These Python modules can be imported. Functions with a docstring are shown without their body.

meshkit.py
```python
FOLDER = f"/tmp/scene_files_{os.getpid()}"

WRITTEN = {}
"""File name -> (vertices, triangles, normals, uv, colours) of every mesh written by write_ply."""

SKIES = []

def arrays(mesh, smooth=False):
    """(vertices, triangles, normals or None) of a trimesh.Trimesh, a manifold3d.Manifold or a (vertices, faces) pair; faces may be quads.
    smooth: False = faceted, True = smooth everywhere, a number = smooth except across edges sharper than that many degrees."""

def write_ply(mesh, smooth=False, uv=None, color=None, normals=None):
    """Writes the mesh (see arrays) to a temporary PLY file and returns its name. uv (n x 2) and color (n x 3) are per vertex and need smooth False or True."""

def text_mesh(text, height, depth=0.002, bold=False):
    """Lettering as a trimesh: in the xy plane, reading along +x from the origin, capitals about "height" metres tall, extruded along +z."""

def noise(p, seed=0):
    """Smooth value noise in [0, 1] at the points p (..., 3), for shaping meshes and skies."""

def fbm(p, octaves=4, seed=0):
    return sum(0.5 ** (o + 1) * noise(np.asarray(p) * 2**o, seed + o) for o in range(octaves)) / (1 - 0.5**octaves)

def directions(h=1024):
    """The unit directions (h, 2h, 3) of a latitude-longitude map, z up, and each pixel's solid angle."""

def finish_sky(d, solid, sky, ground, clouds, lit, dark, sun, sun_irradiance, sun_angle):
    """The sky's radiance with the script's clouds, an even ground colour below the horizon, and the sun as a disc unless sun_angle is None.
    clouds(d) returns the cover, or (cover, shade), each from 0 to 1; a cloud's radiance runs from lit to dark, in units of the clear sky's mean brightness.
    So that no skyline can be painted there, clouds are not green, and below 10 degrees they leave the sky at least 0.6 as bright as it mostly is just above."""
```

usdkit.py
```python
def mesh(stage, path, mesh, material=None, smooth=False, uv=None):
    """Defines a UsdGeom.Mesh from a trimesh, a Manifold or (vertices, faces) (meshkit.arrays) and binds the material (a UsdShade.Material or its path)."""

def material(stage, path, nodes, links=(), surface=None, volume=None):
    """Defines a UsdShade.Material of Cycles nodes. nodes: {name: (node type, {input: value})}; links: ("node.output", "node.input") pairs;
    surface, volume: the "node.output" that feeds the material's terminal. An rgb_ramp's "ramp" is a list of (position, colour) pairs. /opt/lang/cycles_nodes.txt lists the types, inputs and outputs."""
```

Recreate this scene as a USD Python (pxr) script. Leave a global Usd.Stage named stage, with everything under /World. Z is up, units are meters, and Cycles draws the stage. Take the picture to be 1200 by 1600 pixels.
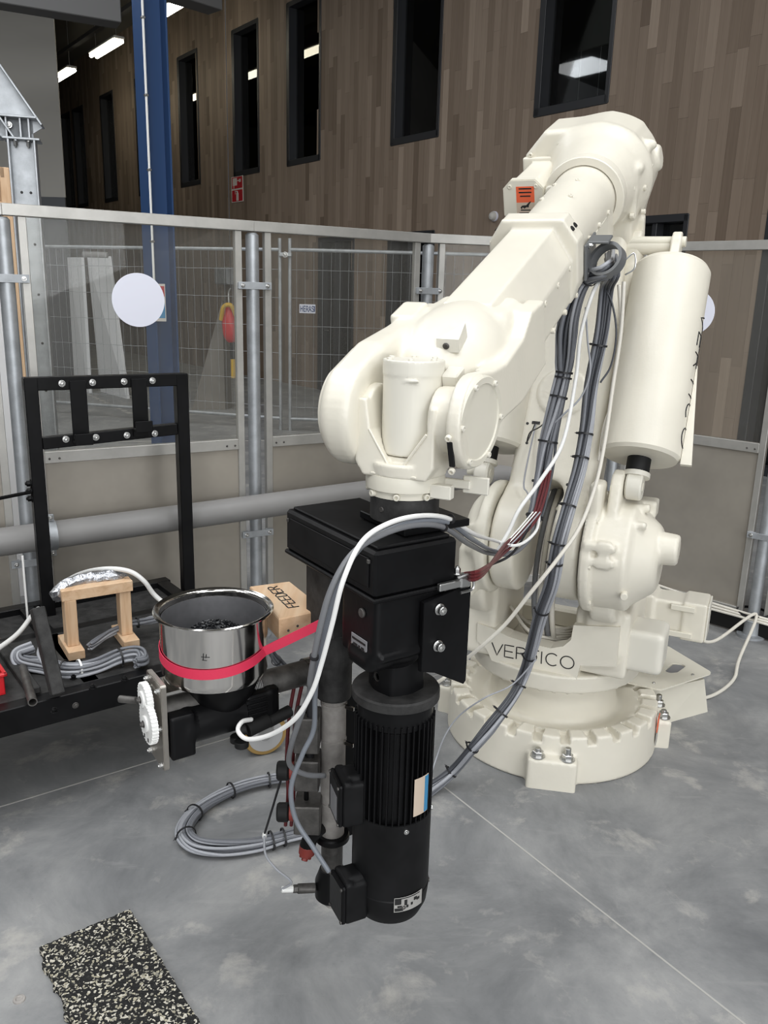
import math, random
import numpy as np, trimesh
import shapely
from shapely.geometry import Polygon, box as sbx
from shapely.ops import unary_union
import manifold3d as m3
import usdkit
from pxr import Usd, UsdGeom, UsdLux, UsdShade, Gf, Sdf, Vt

random.seed(7)
stage = Usd.Stage.CreateInMemory()
UsdGeom.SetStageUpAxis(stage, 'Z')
UsdGeom.Xform.Define(stage, '/World')
UsdGeom.Scope.Define(stage, '/World/Looks')
A = np.array
def V(*a): return np.array(a, float)
def unit(v):
    v = np.asarray(v, float); return v / np.linalg.norm(v)

# ---------------------------------------------------------------- camera
EYE = V(0, 0, 1.7); FPX = 1300.0
PITCH, ROLL = math.radians(14.69), math.radians(1.56)
_f = V(0, math.cos(PITCH), -math.sin(PITCH)); _r = V(1, 0, 0); _u = np.cross(_r, _f)
CR = math.cos(ROLL) * _r + math.sin(ROLL) * _u
CU = -math.sin(ROLL) * _r + math.cos(ROLL) * _u
cam = UsdGeom.Camera.Define(stage, '/World/camera')
cam.AddTransformOp().Set(Gf.Matrix4d(*CR, 0, *CU, 0, *(-_f), 0, *EYE, 1))
cam.CreateHorizontalApertureAttr(24.0); cam.CreateVerticalApertureAttr(32.0)
cam.CreateFocalLengthAttr(24.0 * FPX / 1200.0)
cam.CreateClippingRangeAttr(Gf.Vec2f(0.05, 200))
cam.CreateExposureAttr(0.45)
# design helpers: where a sight line meets a plane of the place
def sight(x, y): return unit(_f * FPX + CR * (x - 600) - CU * (y - 800))
def on(x, y, p, n):
    v = sight(x, y); return EYE + v * (((V(*p) - EYE) @ n) / (v @ n))
def atz(x, y, z): return on(x, y, (0, 0, z), V(0, 0, 1))
def aty(x, y, Y): return on(x, y, (0, Y, 0), V(0, 1, 0))

# ---------------------------------------------------------------- light: skylights in the hall roof, a little daylight from the open hall behind
def skylight(name, c, sx, sy, rot, power):
    L = UsdLux.RectLight.Define(stage, '/World/' + name)
    L.AddTranslateOp().Set(Gf.Vec3d(*c)); L.AddRotateZOp().Set(rot)
    L.CreateWidthAttr(sx); L.CreateHeightAttr(sy); L.CreateIntensityAttr(power); L.CreateColorAttr(Gf.Vec3f(0.97, 0.985, 1.0))
    L.GetPrim().SetCustomDataByKey('kind', 'structure')
KL = 4.3
for k, (x, y) in enumerate(((-2.6, 1.2), (2.6, 1.0), (-.6, -5.0), (4.6, -4.6), (-7.0, -2.0), (-5.6, 6.2), (-3.6, 9.4))):
    skylight('roof_light' + ('_%03d' % k if k else ''), (x, y, 7.4), 2.8, 4.6 if k < 6 else 1.8, 37, KL)
skylight('roof_light_007', (-10.6, 11.7, 7.4), 1.3, 1.6, 37, KL * .8)
# daylight through the glazed hall front behind the camera
G = UsdLux.RectLight.Define(stage, '/World/front_glazing')
G.AddTranslateOp().Set(Gf.Vec3d(5.0, -8.8, 3.4)); G.AddRotateXOp().Set(90)
G.CreateWidthAttr(13.0); G.CreateHeightAttr(4.6); G.CreateIntensityAttr(3.6); G.CreateColorAttr(Gf.Vec3f(.97, .985, 1.0))
G.GetPrim().SetCustomDataByKey('kind', 'structure')

# ---------------------------------------------------------------- scene helpers
used = {}
def numbered(parent, name):
    k = (parent, name); i = used.get(k, -1) + 1; used[k] = i
    return name if i == 0 else '%s_%03d' % (name, i)
origin = {}
def thing(name, label, cat, loc=(0, 0, 0), group=None):
    p = '/World/' + numbered('/World', name)
    x = UsdGeom.Xform.Define(stage, p); x.AddTranslateOp().Set(Gf.Vec3d(*map(float, loc)))
    d = x.GetPrim(); d.SetCustomDataByKey('label', label); d.SetCustomDataByKey('category', cat)
    if group: d.SetCustomDataByKey('group', group)
    origin[p] = np.asarray(loc, float); return p
def obj(name, mesh, mat, parent=None, smooth=30, label=None, cat=None, group=None, kind=None, tone=None):
    up = parent or '/World'
    p = up + '/' + numbered(up, name)
    loc = origin.get(up, np.zeros(3))
    if hasattr(mesh, 'to_mesh'):
        q = mesh.to_mesh(); mesh = trimesh.Trimesh(q.vert_properties[:, :3], q.tri_verts, process=False)
    if isinstance(mesh, (list,)): mesh = trimesh.util.concatenate(mesh)
    m = trimesh.Trimesh(np.asarray(mesh.vertices) - loc, mesh.faces, process=False)
    g = usdkit.mesh(stage, p, m, M[mat], smooth=smooth)
    origin[p] = loc
    d = g.GetPrim()
    for k, v in (('label', label), ('category', cat), ('group', group), ('kind', kind)):
        if v: d.SetCustomDataByKey(k, v)
    if tone is not None:
        if np.ndim(tone) == 0:
            UsdGeom.PrimvarsAPI(g).CreatePrimvar('tone', Sdf.ValueTypeNames.Float, 'constant').Set(float(tone))
        else:
            UsdGeom.PrimvarsAPI(g).CreatePrimvar('tone', Sdf.ValueTypeNames.FloatArray, 'vertex').Set(Vt.FloatArray.FromNumpy(np.asarray(tone, np.float32)))
    return p
def struct(name, mesh, mat, parent=None, smooth=30): return obj(name, mesh, mat, parent, smooth, kind=None if parent else 'structure')
def sgroup(name, loc=(0, 0, 0)):
    p = '/World/' + numbered('/World', name)
    x = UsdGeom.Xform.Define(stage, p); x.AddTranslateOp().Set(Gf.Vec3d(*map(float, loc))); origin[p] = np.asarray(loc, float)
    x.GetPrim().SetCustomDataByKey('kind', 'structure'); return p

# ---------------------------------------------------------------- shapes
def frame(z, x=None):
    z = unit(z)
    if x is None: x = V(1, 0, 0) if abs(z[0]) < .9 else V(0, 1, 0)
    x = unit(np.asarray(x, float) - z * (x @ z)); return x, np.cross(z, x), z
def obox(c, ex, ey, ez, sx, sy, sz, ch=0.002):
    """box centred at c along three unit axes, edges chamfered"""
    ch = min(ch, sx * .4, sy * .4, sz * .4); P = []
    for a in (-1, 1):
        for b in (-1, 1):
            for d in (-1, 1):
                h = V(a * sx / 2, b * sy / 2, d * sz / 2)
                if ch <= 0: P.append(h)
                else:
                    for k in range(3):
                        q = h.copy()
                        for j in range(3):
                            if j != k: q[j] -= ch * np.sign(q[j])
                        P.append(q)
    P = A(P); E = A([ex, ey, ez], float)
    return trimesh.convex.convex_hull(np.asarray(c, float) + P @ E)
X_, Y_, Z_ = V(1, 0, 0), V(0, 1, 0), V(0, 0, 1)
def abox(lo, hi, ch=0.002):
    lo, hi = A(lo, float), A(hi, float); s = hi - lo
    return obox((lo + hi) / 2, X_, Y_, Z_, *s, ch)
def lathe(a, d, prof, n=32, x=None):
    """profile (radius, height) turned about the axis through a along d"""
    ex, ey, ez = frame(d, x); a = np.asarray(a, float)
    prof = [tuple(p) for p in prof]
    if prof[0][0] > 0: prof = [(0, prof[0][1])] + prof
    if prof[-1][0] > 0: prof = prof + [(0, prof[-1][1])]
    th = np.arange(n) * 2 * math.pi / n
    v, f, rows = [], [], []
    for r, h in prof:
        if r <= 1e-9: rows.append([len(v)] * n); v.append(a + ez * h)
        else:
            rows.append(list(range(len(v), len(v) + n)))
            v += [a + ez * h + r * (math.cos(t) * ex + math.sin(t) * ey) for t in th]
    for A0, B0 in zip(rows[:-1], rows[1:]):
        for i in range(n):
            j = (i + 1) % n
            if A0[0] == A0[1] and B0[0] == B0[1]: continue
            if A0[0] == A0[1]: f.append((A0[i], B0[j], B0[i]))
            elif B0[0] == B0[1]: f.append((A0[i], A0[j], B0[i]))
            else: f += [(A0[i], A0[j], B0[j]), (A0[i], B0[j], B0[i])]
    return trimesh.Trimesh(A(v), A(f), process=False)
def cyl(a, b, r, n=24, ch=0.0015):
    a, b = A(a, float), A(b, float); L = np.linalg.norm(b - a); ch = min(ch, L * .4, r * .4)
    return lathe(a, b - a, [(r - ch, 0), (r, ch), (r, L - ch), (r - ch, L)], n)
def ring(a, d, r0, r1, h, n=32):
    """hollow ring: inner r0, outer r1, height h"""
    ex, ey, ez = frame(d); a = np.asarray(a, float); v, f = [], []
    for i in range(n):
        t = 2 * math.pi * i / n; q = math.cos(t) * ex + math.sin(t) * ey
        v += [a + q * r0, a + q * r1, a + q * r1 + ez * h, a + q * r0 + ez * h]
    for i in range(n):
        j = (i + 1) % n
        for k in range(4):
            l = (k + 1) % 4
            f += [(4 * i + k, 4 * j + k, 4 * j + l), (4 * i + k, 4 * j + l, 4 * i + l)]
    return trimesh.Trimesh(A(v), A(f), process=False)
def spline(P, n=10):
    P = A(P, float)
    if len(P) < 3: return P
    Q = np.vstack([2 * P[0] - P[1], P, 2 * P[-1] - P[-2]]); out = []
    for i in range(1, len(Q) - 2):
        for t in np.linspace(0, 1, n, endpoint=False):
            a, b, c, d = Q[i - 1], Q[i], Q[i + 1], Q[i + 2]
            out.append(.5 * (2 * b + (c - a) * t + (2 * a - 5 * b + 4 * c - d) * t * t + (3 * b - a - 3 * c + d) * t ** 3))
    out.append(P[-1]); return A(out)
def frames(P):
    T = np.gradient(P, axis=0); T /= np.linalg.norm(T, axis=1)[:, None] + 1e-12
    n = np.cross(T[0], Z_ if abs(T[0][2]) < .9 else X_); n /= np.linalg.norm(n); N = [n]
    for i in range(1, len(P)):
        n = N[-1] - T[i] * (N[-1] @ T[i]); N.append(n / (np.linalg.norm(n) + 1e-12))
    N = A(N); return T, N, np.cross(T, N)
def tube(P, r, n=8, closed_ends=True, aspect=(1, 1)):
    P = A(P, float); T, N, B = frames(P); r = np.broadcast_to(r, len(P))
    th = np.arange(n) * 2 * math.pi / n
    v = (P[:, None] + r[:, None, None] * (aspect[0] * np.cos(th)[None, :, None] * N[:, None] + aspect[1] * np.sin(th)[None, :, None] * B[:, None])).reshape(-1, 3)
    i, j = np.meshgrid(np.arange(len(P) - 1), np.arange(n), indexing='ij'); k = (j + 1) % n
    a, b, c, d = i * n + j, i * n + k, (i + 1) * n + k, (i + 1) * n + j
    f = np.vstack([np.stack([a, b, c], -1).reshape(-1, 3), np.stack([a, c, d], -1).reshape(-1, 3)])
    v = np.vstack([v, P[0], P[-1]]); m = len(v)
    e = [(m - 2, (q + 1) % n, q) for q in range(n)] + [(m - 1, (len(P) - 1) * n + q, (len(P) - 1) * n + (q + 1) % n) for q in range(n)]
    return trimesh.Trimesh(v, np.vstack([f, e]), process=False)
def prism(poly, o, ex, ey, depth, ch=0.0):
    """a polygon in the plane (o, ex, ey) pushed out along ex x ey; a thin stepped rim stands for the broken edge"""
    P = poly if hasattr(poly, 'geom_type') else Polygon(poly)
    o, ex, ey = A(o, float), unit(ex), unit(ey); ez = np.cross(ex, ey); parts = []
    def ext(g, z0, z1):
        for q in getattr(g, 'geoms', [g]):
            if q.is_empty or q.area < 1e-10: continue
            m = trimesh.creation.extrude_polygon(q, z1 - z0, engine='earcut'); v = A(m.vertices); v[:, 2] += z0
            parts.append(trimesh.Trimesh(o + v[:, :1] * ex + v[:, 1:2] * ey + v[:, 2:] * ez, m.faces, process=False))
    s = 1 if depth > 0 else -1
    if ch > 0:
        ext(P, min(ch, 0) + ch if s > 0 else depth + ch, depth - ch if s > 0 else -ch)
        ext(P.buffer(-ch), 0 if s > 0 else depth, depth if s > 0 else 0)
    else: ext(P, min(0, depth), max(0, depth))
    return trimesh.util.concatenate(parts)
def hexbolt(a, d, r, h, washer=True, n=6):
    """bolt head with washer, standing at a along d"""
    d = unit(d); a = A(a, float); out = []
    if washer: out.append(cyl(a, a + d * h * .2, r * 1.35, 16, .0005))
    out.append(lathe(a + d * h * (.2 if washer else 0), d, [(r, 0), (r, h * .7), (r * .86, h * .8), (r * .55, h * .8), (r * .5, h * 1.05), (r*.3, h * 1.1)], n))
    return trimesh.util.concatenate(out)
def caphead(a, d, r, h):
    d = unit(d); a = A(a, float)
    return lathe(a, d, [(r, 0), (r, h * .85), (r * .85, h), (r * .5, h), (r * .45, h * .5)], 12)
STROKES = {'V': [[(0, 1), (.45, 0), (.9, 1)]], 'E': [[(.75, 1), (0, 1), (0, 0), (.75, 0)], [(0, .5), (.65, .5)]],
 'R': [[(0, 0), (0, 1), (.5, 1), (.72, .88), (.72, .64), (.5, .5), (0, .5)], [(.4, .5), (.78, 0)]], 'T': [[(0, 1), (.8, 1)], [(.4, 1), (.4, 0)]],
 'I': [[(0, 0), (0, 1)]], 'F': [[(.7, 1), (0, 1), (0, 0)], [(0, .5), (.6, .5)]], 'D': [[(0, 0), (0, 1), (.4, 1), (.72, .8), (.78, .5), (.72, .2), (.4, 0), (0, 0)]],
 'C': [[(.5 + .5 * math.cos(t), .5 + .5 * math.sin(t)) for t in np.radians(np.linspace(48, 312, 20))]],
 'O': [[(.52 + .52 * math.cos(t), .5 + .5 * math.sin(t)) for t in np.radians(np.linspace(0, 360, 25))]]}
ADV = {'V': 1.2, 'E': 1.08, 'R': 1.1, 'T': 1.15, 'I': .38, 'C': 1.28, 'O': 1.3, 'F': 1.0, 'D': 1.08}
def stroke_text(word, o, ex, ey, h, w, gap=1.0, bend=None):
    """thin line lettering as narrow raised strips; bend(x, y) -> point may wrap it round a body"""
    o, ex, ey = A(o, float), unit(ex), unit(ey); ez = np.cross(ex, ey); x = 0; out = []
    put = bend or (lambda a, b: o + ex * a + ey * b)
    for c in word:
        for line in STROKES[c]:
            pts = []
            for (a, b), (a2, b2) in zip(line[:-1], line[1:]):
                for t in np.linspace(0, 1, 4)[:-1]: pts.append(((x + a + (a2 - a) * t) * h, (b + (b2 - b) * t) * h))
            pts.append(((x + line[-1][0]) * h, line[-1][1] * h))
            out.append(tube(A([put(*p) for p in pts]), w / 2, 5))
        x += ADV[c] * gap
    return trimesh.util.concatenate(out)
def text(word, o, ex, ey, h, depth=.0006, bold=False, sx=1.0):
    import meshkit
    m = meshkit.text_mesh(word, h, depth, bold); o, ex, ey = A(o, float), unit(ex), unit(ey); ez = np.cross(ex, ey); v = A(m.vertices)
    return trimesh.Trimesh(o + v[:, :1] * sx * ex + v[:, 1:2] * ey + v[:, 2:] * ez, m.faces, process=False)

# ---- distance-field castings: rounded, blended bodies meshed with surface nets
def d_box(c, h, r=.01, R=None):
    c, h = A(c, float), A(h, float)
    def f(p):
        q = p - c
        if R is not None: q = q @ A(R, float).T
        q = np.abs(q) - (h - r)
        return np.linalg.norm(np.maximum(q, 0), axis=-1) + np.minimum(q.max(-1), 0) - r
    return f
def d_cone(a, b, r1, r2=None, rd=.006):
    a, b = A(a, float), A(b, float); L = np.linalg.norm(b - a); d = (b - a) / L; r2 = r1 if r2 is None else r2
    def f(p):
        q = p - a; h = q @ d; r = np.linalg.norm(q - h[..., None] * d, axis=-1)
        R = r1 + (r2 - r1) * np.clip(h / L, 0, 1)
        x = r - R + rd; y = np.abs(h - L / 2) - L / 2 + rd
        return np.minimum(np.maximum(x, y), 0) + np.hypot(np.maximum(x, 0), np.maximum(y, 0)) - rd
    return f
def d_prism(poly, o, ex, ey, lo, hi, rd=.006):
    P = A(poly, float); o, ex, ey = A(o, float), unit(ex), unit(ey); ez = np.cross(ex, ey)
    def f(p):
        q = p - o; x, y, z = q @ ex, q @ ey, q @ ez
        d2 = np.full(x.shape, 1e9); s = np.ones(x.shape)
        for i in range(len(P)):
            a, b = P[i], P[i - 1]; e = b - a; wx, wy = x - a[0], y - a[1]
            t = np.clip((wx * e[0] + wy * e[1]) / (e @ e), 0, 1); d2 = np.minimum(d2, (wx - e[0] * t) ** 2 + (wy - e[1] * t) ** 2)
            c1, c2, c3 = y >= a[1], y < b[1], e[0] * wy > e[1] * wx
            s = np.where((c1 & c2 & c3) | (~c1 & ~c2 & ~c3), -s, s)
        X = s * np.sqrt(d2) + rd; Y = np.abs(z - (lo + hi) / 2) - (hi - lo) / 2 + rd
        return np.minimum(np.maximum(X, Y), 0) + np.hypot(np.maximum(X, 0), np.maximum(Y, 0)) - rd
    return f
def d_ball(c, r):
    c = A(c, float); rr = A(np.broadcast_to(r, 3), float)
    def f(p):
        q = (p - c) / rr; k = np.linalg.norm(q, axis=-1); g = np.linalg.norm(q / rr, axis=-1)
        return k * (k - 1) / np.maximum(g, 1e-9)
    return f
def d_join(k, *fs):
    def f(p):
        d = fs[0](p)
        for g in fs[1:]:
            e = g(p)
            if k <= 0: d = np.minimum(d, e)
            else:
                h = np.maximum(k - np.abs(d - e), 0) / k; d = np.minimum(d, e) - h * h * k / 4
        return d
    return f
def d_cut(k, a, *bs):
    def f(p):
        d = a(p)
        for b in bs:
            e = -b(p)
            if k <= 0: d = np.maximum(d, e)
            else:
                h = np.maximum(k - np.abs(d - e), 0) / k; d = np.maximum(d, e) + h * h * k / 4
        return d
    return f
def casting(f, lo, hi, h, put=None):
    lo, hi = A(lo, float), A(hi, float); n = np.ceil((hi - lo) / h).astype(int) + 1
    ax = [lo[k] + h * np.arange(n[k]) for k in range(3)]
    D = np.empty(n)
    for i in range(0, n[0], 16):
        G = np.stack(np.meshgrid(ax[0][i:i + 16], ax[1], ax[2], indexing='ij'), -1); D[i:i + 16] = f(G)
    S = D < 0
    cnt = np.zeros(n - 1); acc = np.zeros((*(n - 1), 3))
    cor = [(a, b, c) for a in (0, 1) for b in (0, 1) for c in (0, 1)]
    sl = lambda o: tuple(slice(o[k], n[k] - 1 + o[k]) for k in range(3))
    for p in cor:
        for k in range(3):
            if p[k] == 0:
                q = tuple(p[j] + (j == k) for j in range(3)); a, b = D[sl(p)], D[sl(q)]
                x = (a < 0) != (b < 0); t = np.where(x, a / np.where(x, a - b, 1), 0)
                for j in range(3): acc[..., j] += np.where(x, p[j] + (t if j == k else 0), 0)
                cnt += x
    act = cnt > 0; idx = np.full(n - 1, -1); idx[act] = np.arange(act.sum()); ijk = np.argwhere(act)
    v = lo + h * (ijk + acc[act] / cnt[act][:, None]); F = []
    for k in range(3):
        i1, i2 = (k + 1) % 3, (k + 2) % 3
        a = S[tuple(slice(0, n[j] - 1) if j == k else slice(1, n[j] - 1) for j in range(3))]
        b = S[tuple(slice(1, n[j]) if j == k else slice(1, n[j] - 1) for j in range(3))]
        for sg in (0, 1):
            e = np.argwhere((a & ~b) if sg == 0 else (~a & b))
            if len(e) == 0: continue
            o = e.copy(); o[:, i1] += 1; o[:, i2] += 1
            def c(d1, d2):
                q = o.copy(); q[:, i1] -= d1; q[:, i2] -= d2; return idx[q[:, 0], q[:, 1], q[:, 2]]
            q = np.stack([c(1, 1), c(0, 1), c(0, 0), c(1, 0)], 1)
            if sg: q = q[:, ::-1]
            F.append(q)
    F = np.vstack(F); F = F[(F >= 0).all(1)]
    for _ in range(3):
        e = h * .05; g = np.stack([(f(v + e * np.eye(3)[k]) - f(v - e * np.eye(3)[k])) / (2 * e) for k in range(3)], -1)
        d = f(v) / np.maximum((g ** 2).sum(-1), .2); v = v - np.clip(d, -h * .5, h * .5)[:, None] * g
    if put is not None: v = put(v)
    return trimesh.Trimesh(v, np.vstack([F[:, [0, 1, 2]], F[:, [0, 2, 3]]]), process=False)
# ---------------------------------------------------------------- materials
M = {}
def mat(name, nodes, links=(), surface='p.BSDF'):
    M[name] = usdkit.material(stage, '/World/Looks/' + name, nodes, links, surface=surface)
def plain(name, col, rough=.5, metal=0.0, bump=0.0, bscale=60, vary=0.0, vscale=6, spec=.5, coat=0.0, extra=None):
    n = {'p': ('principled_bsdf', dict(base_color=col, roughness=rough, metallic=metal, specular_ior_level=spec, coat_weight=coat, **(extra or {})))}; l = []
    if vary or bump: n['g'] = ('geometry', {})
    if vary:
        n['nz'] = ('noise_texture', dict(scale=vscale, detail=5.0, roughness=.6))
        n['rp'] = ('rgb_ramp', {'ramp': [(.3, tuple(c * (1 - vary) for c in col)), (.7, tuple(min(1, c * (1 + vary)) for c in col))]})
        l += [('g.position', 'nz.vector'), ('nz.fac', 'rp.fac'), ('rp.color', 'p.base_color')]
    if bump:
        n['bn'] = ('noise_texture', dict(scale=bscale, detail=3.0)); n['b'] = ('bump', dict(strength=bump, distance=.002))
        l += [('g.position', 'bn.vector'), ('bn.fac', 'b.height'), ('b.normal', 'p.normal')]
    mat(name, n, l)
plain('cream_paint', (.705, .67, .575), .38, vary=.035, vscale=5, bump=.12, bscale=120)
plain('cream_plate', (.68, .65, .555), .45, vary=.03, vscale=7)
plain('pale_paint', (.69, .665, .585), .4)
plain('black_paint', (.0045, .0045, .005), .38, bump=.15, bscale=70, vary=.4, vscale=9, spec=.18)
plain('black_matt', (.006, .006, .0065), .5, vary=.5, vscale=14, bump=.1, spec=.18)
plain('dusty_black', (.022, .0215, .021), .7, vary=.7, vscale=25, bump=.3, bscale=90)
plain('black_rubber', (.008, .008, .008), .6, spec=.3)
plain('dark_frame', (.018, .019, .022), .45)
plain('bolt_steel', (.55, .55, .54), .32, 1.0)
plain('galvanised', (.41, .43, .45), .48, .7, vary=.16, vscale=14, bump=.05)
plain('galvanised_dull', (.40, .42, .44), .55, .5, vary=.2, vscale=10)
plain('aluminium', (.44, .43, .405), .42, .6, vary=.10, vscale=9)
plain('dull_steel', (.22, .22, .23), .45, .6, vary=.25, vscale=12)
plain('sheet_metal', (.37, .34, .295), .36, .5, vary=.12, vscale=3, bump=.05, bscale=30)
plain('polished_steel', (.62, .60, .57), .13, 1.0)
plain('brushed_steel', (.45, .42, .38), .35, 1.0, vary=.1, vscale=20)
plain('dark_steel', (.10, .095, .09), .5, .6, vary=.4, vscale=30)
plain('cement_steel', (.34, .32, .30), .7, .1, vary=.2, vscale=30, bump=.1)
plain('cable_grey', (.155, .162, .18), .48)
plain('cable_dark', (.062, .066, .076), .5)
plain('cable_pale', (.32, .33, .355), .45)
plain('cable_black', (.013, .013, .015), .45)
plain('cable_red', (.11, .014, .017), .5)
plain('hose_white', (.78, .78, .76), .4)
plain('hose_cream', (.66, .63, .56), .5)
plain('hose_grey', (.17, .175, .185), .42)
plain('hose_blue', (.17, .185, .21), .42)
plain('clamp_grey', (.16, .165, .17), .45, .3)
plain('white_plastic', (.80, .80, .78), .4)
plain('white_board', (.68, .69, .71), .6)
plain('sticker_white', (.70, .71, .80), .45)
plain('letter_black', (.012, .012, .012), .5)
plain('strap_red', (.62, .025, .075), .65, bump=.2, bscale=500)
plain('red_plastic', (.55, .012, .018), .38)
plain('red_dull', (.22, .03, .022), .5)
plain('sign_red', (.42, .012, .02), .5)
plain('sign_white', (.60, .56, .52), .5)
plain('orange_label', (.78, .13, .05), .5)
plain('tan_label', (.55, .45, .36), .55)
plain('plate_silver', (.42, .41, .39), .45, .3)
plain('label_blue', (.04, .22, .42), .5)
plain('sign_blue', (.02, .05, .16), .5)
plain('label_grey', (.22, .22, .23), .5)
plain('blue_paint', (.018, .056, .155), .42)
plain('pvc_grey', (.24, .235, .23), .5, vary=.05, vscale=6)
plain('foil', (.45, .46, .49), .28, .85, bump=.9, bscale=90)
plain('bristle', (.22, .12, .06), .9, vary=.5, vscale=60)
plain('yellow_paint', (.62, .38, .03), .5)
plain('ochre_paint', (.34, .20, .06), .6)
plain('tan_tread', (.30, .19, .06), .5)
plain('wheel_grey', (.35, .35, .35), .5)
plain('wall_paint', (.46, .445, .41), .8)
plain('wall_dark', (.11, .115, .125), .7)
plain('beam_grey', (.13, .13, .13), .7)
plain('ceiling_dark', (.14, .135, .12), .9)
plain('hall_wall', (.5, .5, .49), .9)
plain('blind', (.36, .34, .29), .8)
plain('chips', (.012, .013, .015), .25, .3)
plain('tarp', (.20, .185, .165), .8, vary=.1, vscale=3)
plain('line_paint', (.40, .39, .37), .8)
def wood(name, c0, c1, c2, axis, scale=60):
    """sawn softwood: grain stretched along one axis"""
    s = [scale] * 3; s[axis] = scale / 14
    mat(name, {'g': ('geometry', {}), 'mp': ('mapping', {'scale': tuple(s)}), 'nz': ('noise_texture', dict(scale=1.0, detail=4.0, distortion=.6)),
        'rp': ('rgb_ramp', {'ramp': [(.3, c0), (.5, c1), (.72, c2)]}), 'p': ('principled_bsdf', dict(roughness=.65))},
        [('g.position', 'mp.vector'), ('mp.vector', 'nz.vector'), ('nz.fac', 'rp.fac'), ('rp.color', 'p.base_color')])
wood('pine', (.52, .32, .18), (.62, .42, .26), (.68, .49, .32), 2)
wood('pine_flat', (.56, .36, .21), (.66, .45, .28), (.70, .52, .35), 1, 40)
# planks of the hall wall: a tone per board, grain along z
mat('plank', {'t': ('attribute', {'attribute': 'tone'}), 'g': ('geometry', {}), 'mp': ('mapping', {'scale': (26., 26., 1.3)}),
    'nz': ('noise_texture', dict(scale=1.0, detail=5.0, roughness=.65)), 'gr': ('math', {'math_type': 'multiply_add', 'value2': .34, 'value3': -.17}),
    'ad': ('math', {'math_type': 'add'}), 'rp': ('rgb_ramp', {'ramp': [(.0, (.095, .066, .046)), (.3, (.168, .126, .093)), (.55, (.226, .174, .132)), (.8, (.30, .237, .184)), (1, (.39, .318, .25))]}),
    'p': ('principled_bsdf', dict(roughness=.62, specular_ior_level=.3))},
    [('g.position', 'mp.vector'), ('mp.vector', 'nz.vector'), ('nz.fac', 'gr.value1'), ('gr.value', 'ad.value1'), ('t.fac', 'ad.value2'), ('ad.value', 'rp.fac'), ('rp.color', 'p.base_color')])
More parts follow.
